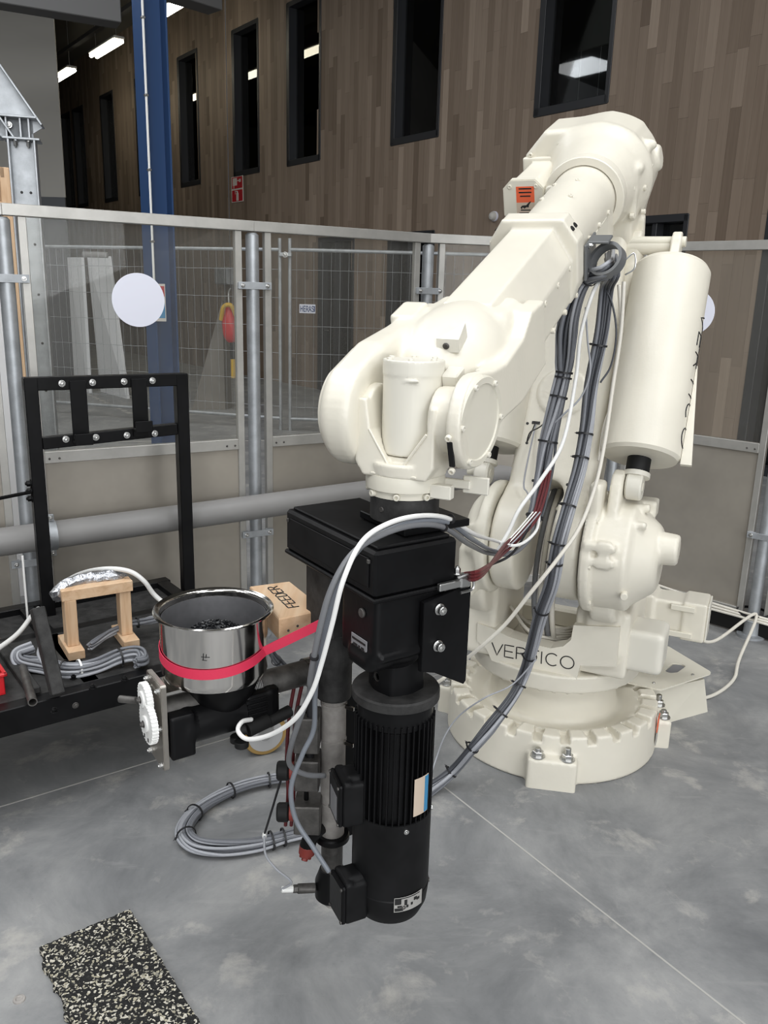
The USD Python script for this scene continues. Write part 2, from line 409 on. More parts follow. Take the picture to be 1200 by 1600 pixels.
# concrete: cloudy, scuffed, with pale cement smears and fine speckle
mat('concrete', {'g': ('geometry', {}),
    'a': ('noise_texture', dict(scale=1.9, detail=9.0, roughness=.70, distortion=.5)), 'ra': ('rgb_ramp', {'ramp': [(.30, (.135, .140, .146)), (.5, (.222, .226, .229)), (.70, (.335, .335, .33))]}),
    'b': ('noise_texture', dict(scale=4.6, detail=8.0, roughness=.66, distortion=.3)), 'rb': ('rgb_ramp', {'ramp': [(.56, (0, 0, 0)), (.60, (.24, .24, .24)), (.69, (.70, .70, .70))]}),
    'mx': ('mix', {'color2': (.44, .425, .395)}), 'md': ('mix', {'color2': (.09, .09, .09)}),
    'mp': ('mapping', {'scale': (2.2, 13.0, 1.0), 'rotation': (0, 0, .65)}), 's': ('noise_texture', dict(scale=1.6, detail=5.0, roughness=.6)), 'rs': ('rgb_ramp', {'ramp': [(.60, (0, 0, 0)), (.72, (.38, .38, .38))]}),
    'm2': ('mix', {'color2': (.33, .33, .325)}),
    'v': ('noise_texture', dict(scale=95.0, detail=2.0)), 'rv': ('rgb_ramp', {'ramp': [(.25, (.14, .14, .14)), (.36, (0, 0, 0))]}),
    'rr': ('rgb_ramp', {'ramp': [(.3, (.42, .42, .42)), (.7, (.62, .62, .62))]}), 'bu': ('bump', dict(strength=.12, distance=.002)),
    'p': ('principled_bsdf', dict(roughness=.5, specular_ior_level=.4))},
    [('g.position', x + '.vector') for x in ('a', 'b', 'v', 'mp')] + [('mp.vector', 's.vector'), ('a.fac', 'ra.fac'), ('b.fac', 'rb.fac'), ('s.fac', 'rs.fac'), ('v.fac', 'rv.fac'),
     ('ra.color', 'mx.color1'), ('rb.color', 'mx.fac'), ('mx.color', 'm2.color1'), ('rs.color', 'm2.fac'), ('m2.color', 'md.color1'), ('rv.color', 'md.fac'), ('md.color', 'p.base_color'),
     ('a.fac', 'rr.fac'), ('rr.color', 'p.roughness'), ('b.fac', 'bu.height'), ('bu.normal', 'p.normal')])
# recycled rubber granulate: black with cream flakes
mat('granulate', {'g': ('geometry', {}), 'd': ('noise_texture', dict(scale=60.0, detail=2.0)), 'dm': ('vector_math', {'math_type': 'multiply_add', 'vector2': (.012, .012, .012)}),
    'v': ('voronoi_texture', dict(scale=185.0)), 'sx': ('separate_color', {}), 'rp': ('rgb_ramp', {'interpolate': False, 'ramp': [(0, (.016, .016, .016)), (.60, (.03, .03, .028)), (.70, (.40, .37, .28)), (.80, (.56, .53, .45)), (.93, (.25, .24, .20)), (.997, (.45, .12, .06))]}),
    'bu': ('bump', dict(strength=.6, distance=.004)), 'p': ('principled_bsdf', dict(roughness=.8, specular_ior_level=.3))},
    [('g.position', 'd.vector'), ('d.color', 'dm.vector1'), ('g.position', 'dm.vector3'), ('dm.vector', 'v.vector'), ('v.color', 'sx.color'), ('sx.r', 'rp.fac'), ('rp.color', 'p.base_color'), ('v.distance', 'bu.height'), ('bu.normal', 'p.normal')])
def glass(name, haze, hcol, tint=(1, 1, 1), ior=1.45, rough=.02):
    mat(name, {'t': ('transparent_bsdf', {'color': tint}), 'g': ('glossy_bsdf', {'roughness': rough, 'color': (1, 1, 1)}), 'f': ('fresnel', {'IOR': ior}),
        'd': ('diffuse_bsdf', {'color': hcol}), 'h': ('mix_closure', {'fac': haze}), 'm': ('mix_closure', {})},
        [('t.BSDF', 'h.closure1'), ('d.BSDF', 'h.closure2'), ('h.closure', 'm.closure1'), ('g.BSDF', 'm.closure2'), ('f.fac', 'm.fac')], surface='m.closure')
glass('window_glass', .0, (.1, .1, .1), (.55, .57, .58))
glass('screen_clear', .05, (.6, .58, .54), (.96, .96, .94), 1.2)
mat('lamp_glow', {'e': ('emission', {'color': (1.0, .93, .72), 'strength': 9.0})}, surface='e.emission')
# ---------------------------------------------------------------- the hall
struct('floor', prism([(-22, -12), (16, -12), (16, 32), (-22, 32)], (0, 0, 0), X_, Y_, -.15), 'concrete', smooth=False)
def strip(a, b, w, z=.0008):
    a, b = A([*a[:2], 0.]), A([*b[:2], 0.]); d = unit(b - a); n = np.cross(Z_, d)
    return obox((a + b) / 2 + Z_ * z / 2, d, n, Z_, np.linalg.norm(b - a), w, z + .0004, 0)
obj('saw_cut', strip((-3.3, .99), (.36, 3.6), .006), 'line_paint', '/World/floor', False)
obj('saw_cut', strip((-.02, 3.01), (1.9, .22), .006), 'line_paint', '/World/floor', False)
obj('painted_line', strip(atz(150, 690, 0), atz(420, 690, 0) + V(1.2, .3, 0), .05), 'line_paint', '/World/floor', False)
p1, p2 = atz(128, 612, 0), atz(207, 648, 0)
for k in range(12):
    t0 = k / 12; q = p1 + (p2 - p1) * t0
    obj('floor_stud', strip(q, q + (p2 - p1) / 24, .07, .004), 'line_paint', '/World/floor', False)

# back wall of the hall: wood boards on a backing, dark-framed windows above and doors below
WD = V(-.60515, .79611, 0); WN = V(.79611, .60515, 0); WP = V(-1.2417, 15.1217, 0)   # along, away from the hall, origin on the floor
def WL(s, z, d=0.0): return WP + WD * s + Z_ * z - WN * d        # d > 0: into the hall
S0, S1, ZT = -16.0, 18.0, 7.6
wins = [(-6.05, -4.92), (-3.10, -2.0), (-.03, 1.06), (2.08, 3.12), (4.66, 5.66), (7.15, 8.15), (9.62, 10.58), (11.95, 12.85), (13.1, 14.0)]
ZW0, ZW1, ZD = 3.86, 6.45, 2.6
doors = [(-9.3, -8.15), (-7.26, -6.2), (-3.1, -2.0), (-1.08, 0.0)]
holes = [sbx(a, ZW0, b, ZW1) for a, b in wins] + [sbx(a, 0, b, ZD) for a, b in doors]
wallpoly = sbx(S0, 0, S1, ZT).difference(unary_union(holes))
wall = sgroup('wall_back')
obj('backing', prism(wallpoly, WL(0, 0, 0), WD, Z_, .22), 'wall_dark', wall, False)
rng = np.random.default_rng(11)
boards = []; PW = .12
near_tone = {}
s = S0
while s < S1:
    z = -rng.uniform(0, 1.6)
    while z < ZT:
        L = rng.choice([.55, .8, 1.0, 1.25, 1.6, 2.0], p=[.14, .2, .22, .2, .14, .1]) * rng.uniform(.9, 1.1)
        rect = sbx(s + .0006, max(z, 0) + .0006, min(s + PW, S1) - .0006, min(z + L, ZT) - .0006)
        tone = float(np.clip(rng.normal(.5, .105) + rng.choice([0, 0, 0, 0, .14, -.12]), .03, .97)); depth = .020 + rng.uniform(-.001, .001)
        if z + L > 0 and z < ZT:
            hit = [h for h in holes if h.intersects(rect)]
            g = rect.difference(unary_union(hit)) if hit else rect
            for q in getattr(g, 'geoms', [g]):
                if q.area < 1e-3: continue
                x0, y0, x1, y1 = q.bounds
                boards.append((x0, y0, x1, y1, depth, tone))
        z += L
    s += PW
def board(b):
    x0, y0, x1, y1, d, t = b
    return obox(WL((x0 + x1) / 2, (y0 + y1) / 2, d / 2), WD, Z_, -WN, x1 - x0, y1 - y0, d, 0)
def seen_size(b):
    c = WL((b[0] + b[2]) / 2, (b[1] + b[3]) / 2); q = c - EYE; z = q @ _f
    if z < .5: return 0
    x, y = 600 + FPX * (q @ CR) / z, 800 - FPX * (q @ CU) / z
    if not (-30 < x < 1230 and -60 < y < 640): return 0
    if 790 < x < 1000 and 250 < y: return 0
    return (b[2] - b[0]) * (b[3] - b[1]) / z ** 2
order = sorted(range(len(boards)), key=lambda i: -seen_size(boards[i]))
for i in order[:300]: b_ = board(boards[i]); obj('plank', b_, 'plank', wall, False, tone=np.full(len(b_.vertices), boards[i][5]))
rest = [board(boards[i]) for i in order[300:]]
tn = np.concatenate([np.full(len(m.vertices), boards[i][5]) for m, i in zip(rest, order[300:])])
obj('planks', trimesh.util.concatenate(rest), 'plank', wall, False, kind='stuff', tone=tn)

def opening(g, a, b, z0, z1, sill=True, fw=.085, split=None):
    """dark lining set into the wall, its pane recessed"""
    dp = .20
    def bar(s0, s1, za, zb, d0, d1): return obox(WL((s0 + s1) / 2, (za + zb) / 2, (d0 + d1) / 2), WD, Z_, -WN, s1 - s0, zb - za, d1 - d0, .004)
    obj('frame', [bar(a - .01, a + .05, z0, z1, -dp, .03), bar(b - fw, b + .01, z0, z1, -dp, .03), bar(a, b, z1 - .07, z1 + .01, -dp, .03), bar(a, b, z0 - .01, z0 + .09, -dp, .03)]
        + ([bar(split - .03, split + .03, z0, z1, -dp, .0)] if split is not None else []), 'dark_frame', g, False)
    obj('pane', bar(a + .04, b - .06, z0 + .06, z1 - .05, -.13, -.124), 'window_glass', g, False)
for k, (a, b) in enumerate(wins): opening(sgroup('window_%d' % (k + 1)), a, b, ZW0, ZW1)
for k, (a, b) in enumerate(doors):
    g = sgroup('door_%d' % (k + 1)); opening(g, a, b, 0, ZD, split=(a + b) / 2 + (.06 if k > 1 else -.1))
    if k > 1: obj('handle', [cyl(WL(b - .14, 1.05, -.10), WL(b - .14, 1.05, -.02), .01, 10), cyl(WL(b - .14, 1.05, -.03), WL(b - .26, 1.05, -.03), .01, 10)], 'bolt_steel', g)
# rooms behind the glass
struct('wall_inner', obox(WL(1, 3.8, -4.0), WD, Z_, -WN, 36, 7.6, .1, 0), 'wall_dark', smooth=False)
struct('floor_inner', obox(WL(1, 3.2, -2.1), WD, Z_, -WN, 36, .3, 3.7, 0), 'wall_dark', smooth=False)
rl = UsdLux.RectLight.Define(stage, '/World/room_light'); rl.AddTranslateOp().Set(Gf.Vec3d(*WL(-5.4, 7.3, -2.2))); rl.AddRotateZOp().Set(127)
rl.CreateWidthAttr(1.2); rl.CreateHeightAttr(.3); rl.CreateIntensityAttr(14.0); rl.CreateColorAttr(Gf.Vec3f(1, .96, .88)); rl.GetPrim().SetCustomDataByKey('kind', 'structure')
bl = thing('roller_blind', 'beige roller blind half lowered inside the window above the robot elbow', 'blind', WL(-5.45, 5.2, -.3))
obj('fabric', obox(WL(-5.52, 5.36, -.30), WD, Z_, -WN, .92, 1.5, .012, .002), 'blind', bl)
obj('bottom_bar', obox(WL(-5.52, 4.60, -.30), WD, Z_, -WN, .94, .05, .03, .006), 'blind', bl)
for ds in (-.12, .18): obj('cord', tube([WL(-5.5 + ds, 4.58, -.3), WL(-5.5 + ds, 4.0, -.3)], .004, 6), 'hose_white', bl)

# other walls and roof
struct('wall_left', [abox((-18, 15.6, 3.20), (-5.78, 15.63, 7.6), 0)], 'wall_paint', smooth=False)
obj('dado', abox((-18, 15.58, 0), (-5.785, 15.625, 3.198), 0), 'wall_dark', '/World/wall_left', False)
struct('wall_side', abox((-18.2, -12, 0), (-18, 32, 7.6), 0), 'hall_wall', smooth=False)
struct('wall_front', abox((-18, -9.2, 0), (16, -9, 7.6), 0), 'hall_wall', smooth=False)
struct('wall_end', obox(WL(17.8, 3.8, 4), WD, Z_, -WN, .2, 7.6, 9, 0), 'wall_dark', smooth=False)
struct('ceiling', abox((-18, -9, 7.6), (16, 32, 7.8), 0), 'ceiling_dark', smooth=False)
def beam_on(xa, ya, xb, yb, z, h, w, ext=9):
    a, b = atz(xa, ya, z), atz(xb, yb, z); d = unit(b - a); n = np.cross(d, Z_)
    a = a - d * ext
    return obox((a + b) / 2 + Z_ * h / 2 - n * w / 2, d, n, Z_, np.linalg.norm(b - a), w, h, .01)
struct('trim_1', beam_on(80, 17, 190, 35, 5.2, .9, .35), 'beam_grey', smooth=False)
struct('trim_2', beam_on(222, -24, 348, 16, 5.6, .9, .35, 0), 'beam_grey', smooth=False)

# fluorescent fittings in a row along the wall
LAMP = [-1.2, 2.8, 5.8, 8.8, 11.8]
LBL = ['nearest lit fluorescent batten above the blue column', 'second lit fluorescent batten left of the blue column', 'third lit fluorescent batten beside the grey wall edge', 'fluorescent batten further along the hall ceiling', 'furthest fluorescent batten of the ceiling row']
for k, sl in enumerate(LAMP[1:4]):
    c = WL(sl, 6.40, 1.50); t = thing('ceiling_lamp', LBL[k], 'lamp', c, 'lit battens along the wood wall')
    obj('housing', obox(c + Z_ * .06, WD, WN, Z_, 1.55, .22, .05, .01), 'white_plastic', t)
    for e in (-.06, .06): obj('fluorescent_tube', cyl(c + WN * e - WD * .74, c + WN * e + WD * .74, .045, 14), 'lamp_glow', t)
    for e in (-.6, .6): obj('hanger', tube([c + WD * e + Z_ * .09, c + WD * e + Z_ * 1.2], .006, 6), 'bolt_steel', t)
struct('trim_3', obox(WL(6, 6.85, 1.5), WD, WN, Z_, 24, .12, .08, .005), 'beam_grey', smooth=False)

# fire signs, detector, boxes on the wall
sg = thing('fire_sign', 'red fire hose sign above the extinguisher sign under a dark window', 'sign', WL(2.98, 3.76, .03))
def on_wall(s0, s1, z0, z1, d0, d1, ch=.001): return obox(WL((s0 + s1) / 2, (z0 + z1) / 2, (d0 + d1) / 2), WD, Z_, -WN, s1 - s0, z1 - z0, d1 - d0, ch)
def fire_sign(t, z0, z1):
    obj('board', on_wall(2.73, 3.23, z0, z1, .024, .030), 'sign_white', t, False)
    obj('red_field', on_wall(2.76, 3.20, z0 + .015, z1 - .015, .030, .032), 'sign_red', t, False)
fire_sign(sg, 3.62, 3.86)
obj('symbol', [on_wall(2.98, 3.16, 3.69, 3.83, .032, .034), on_wall(2.83, 2.97, 3.765, 3.785, .032, .034), on_wall(2.82, 2.90, 3.745, 3.80, .032, .034), on_wall(3.10, 3.13, 3.64, 3.70, .032, .034)], 'sign_white', sg, False)
sg2 = thing('fire_sign', 'red fire extinguisher sign below the hose sign', 'sign', WL(2.98, 3.48, .03))
fire_sign(sg2, 3.38, 3.62)
obj('symbol', [on_wall(2.92, 3.02, 3.405, 3.55, .032, .034), on_wall(2.94, 3.0, 3.55, 3.58, .032, .034), on_wall(2.97, 3.08, 3.575, 3.592, .032, .034), on_wall(3.05, 3.07, 3.53, 3.58, .032, .034)], 'sign_white', sg2, False)
q = WL(-4.33, 2.73, .02)
lp = thing('wall_lamp', 'small round cream dome on the wood wall left of the robot elbow', 'lamp', q)
obj('base_ring', cyl(q, q - WN * .03, .065, 20), 'sticker_white', lp)
obj('dome', lathe(q - WN * .03, -WN, [(.06, 0), (.058, .02), (.045, .042), (.02, .056), (0, .06)], 24), 'wall_paint', lp)
q = WL(3.38, 1.97, .03)
bx_ = thing('wall_box', 'pale grey box on the wood wall left of the middle fence post', 'box', q)
obj('body', on_wall(3.1, 3.68, 1.80, 2.14, .02, .22, .01), 'galvanised_dull', bx_)
obj('lid', on_wall(3.12, 3.66, 1.82, 2.12, .22, .235, .005), 'galvanised_dull', bx_)
# ---------------------------------------------------------------- blue column with conduit and poster
c = V(-2.135, 8.0, 0); ax, ay = WN, WD
bc = thing('steel_column', 'blue painted steel column rising past the roof light lamps', 'column', c)
obj('flange', obox(c - ax * .10 + Z_ * 3.8, ax, ay, Z_, .016, .24, 7.6, .002), 'blue_paint', bc)
obj('flange', obox(c + ax * .10 + Z_ * 3.8, ax, ay, Z_, .016, .24, 7.6, .002), 'blue_paint', bc)
obj('web', obox(c + Z_ * 3.8, ax, ay, Z_, .20, .012, 7.6, 0), 'blue_paint', bc)
obj('conduit', tube([c - ax * .10 - ay * .115 - Y_*.02 + Z_ * z for z in (1.75, 4, 7)], .011, 8), 'white_plastic', bc)
for z in (2.1, 2.7, 3.3, 3.9): obj('clip', obox(c - ax * .10 - ay * .115 - Y_*.02 + Z_ * z, ax, ay, Z_, .035, .035, .02, .004), 'bolt_steel', bc)
obj('foot_plate', obox(c + Z_ * .01, ax, ay, Z_, .36, .34, .02, .003), 'blue_paint', bc)
q = aty(250, 473, 7.75)
po = thing('notice', 'white notice with red and blue bands fixed to the blue column', 'notice', q)
d = unit(V(.95, .25, 0)); n = np.cross(d, Z_)
obj('sheet', obox(q, d, n, Z_, .10, .008, .33, .001), 'sign_white', po)
obj('red_band', obox(q + Z_ * .10 + n * .005, d, n, Z_, .085, .003, .09, 0), 'sign_red', po)
obj('blue_band', obox(q - Z_ * .07 + n * .005, d, n, Z_, .085, .003, .13, 0), 'label_blue', po)

# ---------------------------------------------------------------- galvanised portal frame behind the left panel
Yg = 5.2; c = V(-2.155, Yg, 0)
gf = thing('galvanised_portal', 'galvanised steel portal post with bolted knee and sloping rafter', 'steel frame', c)
gx, gy = unit(V(.96, .28, 0)), unit(V(-.28, .96, 0))
ZG = 2.50
obj('post_web', obox(c + Z_ * ZG / 2, gx, gy, Z_, .14, .012, ZG, 0), 'galvanised', gf)
for e in (-1, 1): obj('post_flange', obox(c + gx * e * .07 - gy * .02 + Z_ * ZG / 2, gx, gy, Z_, .012, .11, ZG, .002), 'galvanised', gf)
obj('base_plate', obox(c + Z_ * .01, gx, gy, Z_, .26, .22, .02, .003), 'galvanised', gf)
obj('cap_plate', obox(c + Z_ * (ZG + .006), gx, gy, Z_, .20, .15, .012, .002), 'galvanised', gf)
k0 = c + Z_ * (ZG + .012)
for e in (-.075, .0, .045): obj('knee_stiffener', obox(k0 + gx * e + Z_ * .052, gx, gy, Z_, .01, .12, .104, .001), 'galvanised', gf)
obj('knee_web', obox(k0 - gx * .24 + gy * .02 + Z_ * .052, gx, gy, Z_, .60, .01, .104, 0), 'galvanised_dull', gf)
obj('top_plate', obox(k0 + Z_ * .11 - gx * .24, gx, gy, Z_, .66, .15, .012, .002), 'galvanised', gf)
obj('bottom_plate', obox(k0 + Z_ * .0 - gx * .36, gx, gy, Z_, .50, .15, .012, .002), 'galvanised', gf)
rd = unit(gx * -.55 + Z_ * .83); rn = np.cross(rd, gy)
r0 = k0 + Z_ * .115 + gx * .088
obj('rafter_web', obox(r0 + rd * .7 + rn * .085 + gy * .02, rd, rn, gy, 1.5, .17, .01, 0), 'galvanised', gf)
for e in (0, 1): obj('rafter_flange', obox(r0 + rd * .7 + rn * (.0 if e == 0 else .17), rd, rn, gy, 1.5, .012, .14, .002), 'galvanised', gf)
for k in range(5):
    for e in (-.025, .025):
        obj('bolt_hole', cyl(c + gx * e - gy * .0065 + Z_ * (2.22 - k * .29), c + gx * e - gy * .0080 + Z_ * (2.22 - k * .29), .008, 10, 0), 'letter_black', gf)
for e in (-.035, .035):
    obj('bolt', hexbolt(c + gx * e - gy * .03 + Z_ * (ZG), -Z_, .013, .03), 'bolt_steel', gf)
    obj('bolt', hexbolt(k0 + gx * (e - .1) - gy * .01 + Z_ * .07, -gy, .014, .02), 'bolt_steel', gf)

# timber frame seen at the left edge
q = aty(8, 300, 4.3)
tf = thing('timber_frame', 'light timber frame edge standing at the far left', 'timber frame', V(q[0], q[1], 0))
td, tn_ = unit(V(.855, .518, 0)), unit(V(-.518, .855, 0))
obj('stile', obox(V(q[0], q[1], 1.12), td, tn_, Z_, .045, .07, 2.24, .003), 'pine', tf)
obj('top_rail', obox(V(q[0], q[1], 2.215) - td * .45, td, tn_, Z_, .9, .07, .05, .003), 'pine_flat', tf)
obj('middle_rail', obox(V(q[0], q[1], 2.06) - td * .45, td, tn_, Z_, .86, .05, .045, .003), 'pine_flat', tf)
obj('panel', obox(V(q[0], q[1], .9) - td * .47 + tn_ * .02, td, tn_, Z_, .85, .02, 1.7, .002), 'white_board', tf)

# ---------------------------------------------------------------- guard fence: aluminium framed clear panels on round posts
fd = unit(V(.855, .518, 0)); F0 = V(-1.513, 3.397, 0)
J0 = F0 - fd * 1.0; J1 = F0; J2 = F0 + fd * 1.035; J3 = F0 + fd * 1.99
J4 = V(1.31, 4.715, 0); J5 = V(1.955, 4.105, 0); J6 = J5 + unit(J5 - J4) * 1.05
FH, FM = 2.0, 1.02
def fence_panel(a, b, label, marker=None, kick=False):
    d = unit(b - a); n = np.cross(d, Z_); L = np.linalg.norm(b - a); g0, g1 = .055, L - .055; t = thing('safety_screen', label, 'safety screen', (a + b) / 2)
    def bar(s0, s1, z0, z1, th=.03, off=0.0): return obox(a + d * (s0 + s1) / 2 + Z_ * (z0 + z1) / 2 + n * off, d, n, Z_, s1 - s0, th, z1 - z0, .002)
    obj('top_rail', bar(-.0, L, FH - .045, FH, .05), 'aluminium', t)
    obj('middle_rail', bar(g0 + .032, g1 - .032, FM - .05, FM), 'aluminium', t)
    obj('bottom_rail', bar(g0 + .032, g1 - .032, .10, .145), 'aluminium', t)
    for s in (g0 + .016, g1 - .016): obj('stile', bar(s - .016, s + .016, .10, FH - .045), 'aluminium', t)
    obj('pane', bar(g0 + .03, g1 - .03, FM, FH - .045, .005), 'screen_clear', t, False)
    obj('lower_sheet', bar(g0 + .03, g1 - .03, .14, FM - .05, .004), 'sheet_metal', t, False)
    for s in (g0 + .05, g0 + .09, g1 - .09, g1 - .05): obj('rivet', cyl(a + d * s + n * .015 + Z_ * (FM - .03), a + d * s + n * .0185 + Z_ * (FM - .03), .005, 10), 'dark_steel', t)
    if kick: obj('kick_strip', bar(.03, L - .03, .01, .12, .012), 'black_rubber', t)
    if marker is not None:
        s, z = marker
        obj('round_marker', cyl(a + d * s + n * .003 + Z_ * z, a + d * s + n * .006 + Z_ * z, .112, 48, .0005), 'sticker_white', t, 30, 'white round safety disc')
    return t
def foot(px_, py_, a, b):
    d = unit(b - a); n = np.cross(d, Z_); p = on(px_, py_, a, n); return ((p - a) @ d, p[2])
fence_panel(J0, J1, 'clear fence panel cut by the left picture edge')
fence_panel(J1, J2, 'clear fence panel with a white disc behind the black trolley frame', foot(216, 469, J1, J2))
fence_panel(J2, J3, 'clear fence panel between the middle posts left of the robot wrist')
fence_panel(J3, J4, 'clear fence panel hidden behind the robot forearm')
fence_panel(J4, J5, 'clear fence panel with a white disc behind the balancer cylinder', foot(1084, 488, J4, J5), True)
fence_panel(J5, J6, 'clear fence panel cut by the right picture edge', None, True)
def fence_post(p, d, label):
    n = np.cross(d, Z_); t = thing('fence_post', label, 'post', p)
    obj('tube', lathe(p, Z_, [(.03, 0), (.03, FH - .06), (.02, FH - .05)], 24), 'galvanised', t)
    obj('foot', lathe(p, Z_, [(.07, 0), (.07, .012), (.04, .016), (.037, .09), (.031, .095)], 24), 'galvanised_dull', t)
    for z in (1.72, .55):
        b = obj('clamp', [obox(p + n * .0305 + Z_ * z, d, n, Z_, .16, .006, .032, .001), obox(p + n * .018 + d * .06 + Z_ * z, d, n, Z_, .035, .022, .03, .002), obox(p + n * .018 - d * .06 + Z_ * z, d, n, Z_, .035, .022, .03, .002)], 'galvanised_dull', t)
        for e in (-.06, .06): obj('bolt', hexbolt(p + n * .033 + d * e + Z_ * z, n, .0075, .012), 'bolt_steel', b)
fence_post(J1, fd, 'round galvanised post at the left edge beside the portal')
fence_post(J2, fd, 'round galvanised post between the two clear panels left of the robot')
fence_post(J3, fd, 'round galvanised post just left above the robot wrist')
fence_post(J4, unit(J5 - J4), 'round galvanised corner post hidden behind the robot')
fence_post(J5, unit(J5 - J4), 'round galvanised post at the right edge with cables at its foot')

# grey pipe strapped along the fence
n_ = np.cross(fd, Z_)
pa, pb = F0 - fd * 1.2 + n_ * .115 + Z_ * .655, F0 + fd * 2.5 + n_ * .115 + Z_ * .745
pp = thing('pipe', 'long grey plastic pipe running along the fence behind the trolley', 'pipe', (pa + pb) / 2)
obj('tube', tube([pa, (pa + pb) / 2, pb], .058, 28), 'pvc_grey', pp)
for px_, py_ in ((80, 834),):
    k = (on(px_, py_, F0 + n_ * .115, n_) - pa) @ unit(pb - pa); q = pa + unit(pb - pa) * k
    b = obj('pipe_clamp', [ring(q - fd * .018, fd, .058, .064, .036, 32), obox(q + Z_ * .075, fd, n_, Z_, .03, .014, .03, .002), obox(q - Z_ * .075, fd, n_, Z_, .03, .014, .03, .002)], 'galvanised', pp)
    for e in (-1, 1): obj('bolt', hexbolt(q + Z_ * e * .076 + n_ * .007, n_, .008, .012), 'bolt_steel', b)

# ---------------------------------------------------------------- behind the fence: temporary mesh fencing, boards, hoist
def mesh_fence(a, b, h, label, sign=False):
    a, b = A([*a[:2], 0]), A([*b[:2], 0]); d = unit(b - a); L = np.linalg.norm(b - a); t = thing('mesh_fence', label, 'mesh fence', (a + b) / 2)
    for s in (.02, L - .02): obj('upright', cyl(a + d * s, a + d * s + Z_ * h, .021, 14), 'galvanised_dull', t)
    for z in (h - .13, .15): obj('rail', cyl(a + d * .02 + Z_ * z, a + d * (L - .02) + Z_ * z, .021, 14), 'galvanised_dull', t)
    W = []
    for k in range(int(L / .105)):
        W.append(tube([a + d * (.1 + k * .105) + Z_ * .15, a + d * (.1 + k * .105) + Z_ * (h - .1)], .0022, 4))
    for z in np.arange(.3, h - .2, .33): W.append(tube([a + Z_ * z, a + d * L + Z_ * z], .0026, 4))
    obj('wires', W, 'galvanised_dull', t, kind='stuff')
    if sign:
        q = on(480.5, 482.5, a, np.cross(d, Z_)); n = np.cross(d, Z_)
        sgn = obj('sign_plate', obox(q + n * .012, d, n, Z_, .195, .006, .105, .001), 'sticker_white', t, False, 'white HERAS name plate')
        obj('lettering', text('HERAS', q + n * .016 - d * .090 - Z_ * .034, d, Z_, .068, .001, True, .56), 'sign_blue', sgn, False)
        obj('stripe', obox(q + n * .016 + d * .086, d, n, Z_, .012, .002, .07, 0), 'sign_blue', sgn, False)
h1 = atz(441, 672, 0)[:2]; h2 = atz(451, 673, 0)[:2]
hd = unit(V(1, -.03, 0))
mesh_fence(h1 - 3.45 * hd[:2] + A([0, .9]), h1, 2.31, 'galvanised mesh fence behind the clear panel with the blue column')
mesh_fence(h2, h2 + 3.45 * hd[:2], 2.31, 'galvanised mesh fence carrying a name plate behind the middle panel', True)
q = aty(446, 398, 10.35)
cl = thing('fence_coupler', 'small bolted coupler joining the two mesh fences', 'coupler', q)
obj('collar', obox(q, X_, Y_, Z_, .16, .05, .05, .01), 'galvanised', cl); obj('bolt', hexbolt(q - Y_ * .025, -Y_, .025, .04), 'bolt_steel', cl)
def leaning_board(xt0, xt1, yt, xb0, xb1, yb, Yb, label):
    b0, b1 = atz(xb0, yb, 0), atz(xb1, yb + (xb1 - xb0) * .27, 0); Yt = b0[1] + .5
    t0, t1 = aty(xt0, yt, Yt), aty(xt1, yt, Yt - .3)
    up = unit(t0 - b0); ac = unit(b1 - b0); n = unit(np.cross(ac, up))
    v = [b0, b1, t1, t0]; v = v + [p - n * .05 for p in v]
    return obj('leaning_board', trimesh.convex.convex_hull(A(v)), 'white_board', None, False, label, 'board')
leaning_board(136, 169, 400, 157, 198, 612, 13, 'wide white board leaning upright behind the mesh fence')
leaning_board(105, 127, 402, 117, 139, 608, 13.5, 'narrow white board leaning left of the wide one')
# roll on top of the board
q = aty(148, 398, 13.4); obj('paper_roll', tube([q - X_ * .18, q + X_ * .20], .045, 14), 'pvc_grey', None, 30, 'grey roll lying along the top of the wide white board', 'roll')
# pale panel standing at the right part of the doors (behind robot forearm)
q = atz(760, 640, 0)
wp = V(1.15, 7.2, 0)
obj('white_partition', abox((.785, 7.2, 0), (1.2, 7.26, 1.93), .004), 'white_board', None, False, 'white upright board seen above the forearm behind the fence', 'board')
# hoist hanging near the wall
q = aty(358, 500, 11.6)
ho = thing('chain_hoist', 'red and yellow hoist block hanging above a yellow handle', 'hoist', q)
cv = casting(d_join(.05, d_ball((0, 0, 0), (.10, .09, .15)), d_ball((.02, 0, -.14), (.11, .09, .17)), d_cone((0, 0, .0), (0, 0, .22), .05)), (-.2, -.2, -.4), (.2, .2, .3), .02, lambda v: v + q)
obj('body', cv, 'red_plastic', ho, True)
obj('strap', tube(spline([q + V(-.10, -.05, .0), q + V(-.05, -.10, .17), q + V(.05, -.10, .19), q + V(.12, -.05, .02)]), .03, 8), 'yellow_paint', ho)
obj('hook', tube(spline([q + V(0, 0, .2), q + V(0, 0, .36), q + V(.03, 0, .42)]), .012, 8), 'bolt_steel', ho)
obj('chain_bag', cyl(q + V(.04, 0, -.30), q + V(.05, 0, -.52), .045, 14), 'black_rubber', ho)
obj('handle', cyl(q + V(.05, 0, -.52), q + V(.05, 0, -.78), .04, 14), 'yellow_paint', ho)
obj('suspension_cable', tube([q + V(.03, 0, .40), q + V(.03, 0, 6.6)], .005, 6), 'cable_dark', ho)
# wedge of pale tarpaulin
b = [atz(300, 640, 0), atz(352, 640, 0)]
tp = aty(347, 470, b[1][1]); bw = [b[0], b[1], tp]
v = bw + [p + V(.05, .25, 0) for p in bw]
obj('tarpaulin', trimesh.convex.convex_hull(A(v)), 'tarp', None, False, 'pale triangular sheet leaning beside the hoist', 'tarpaulin')
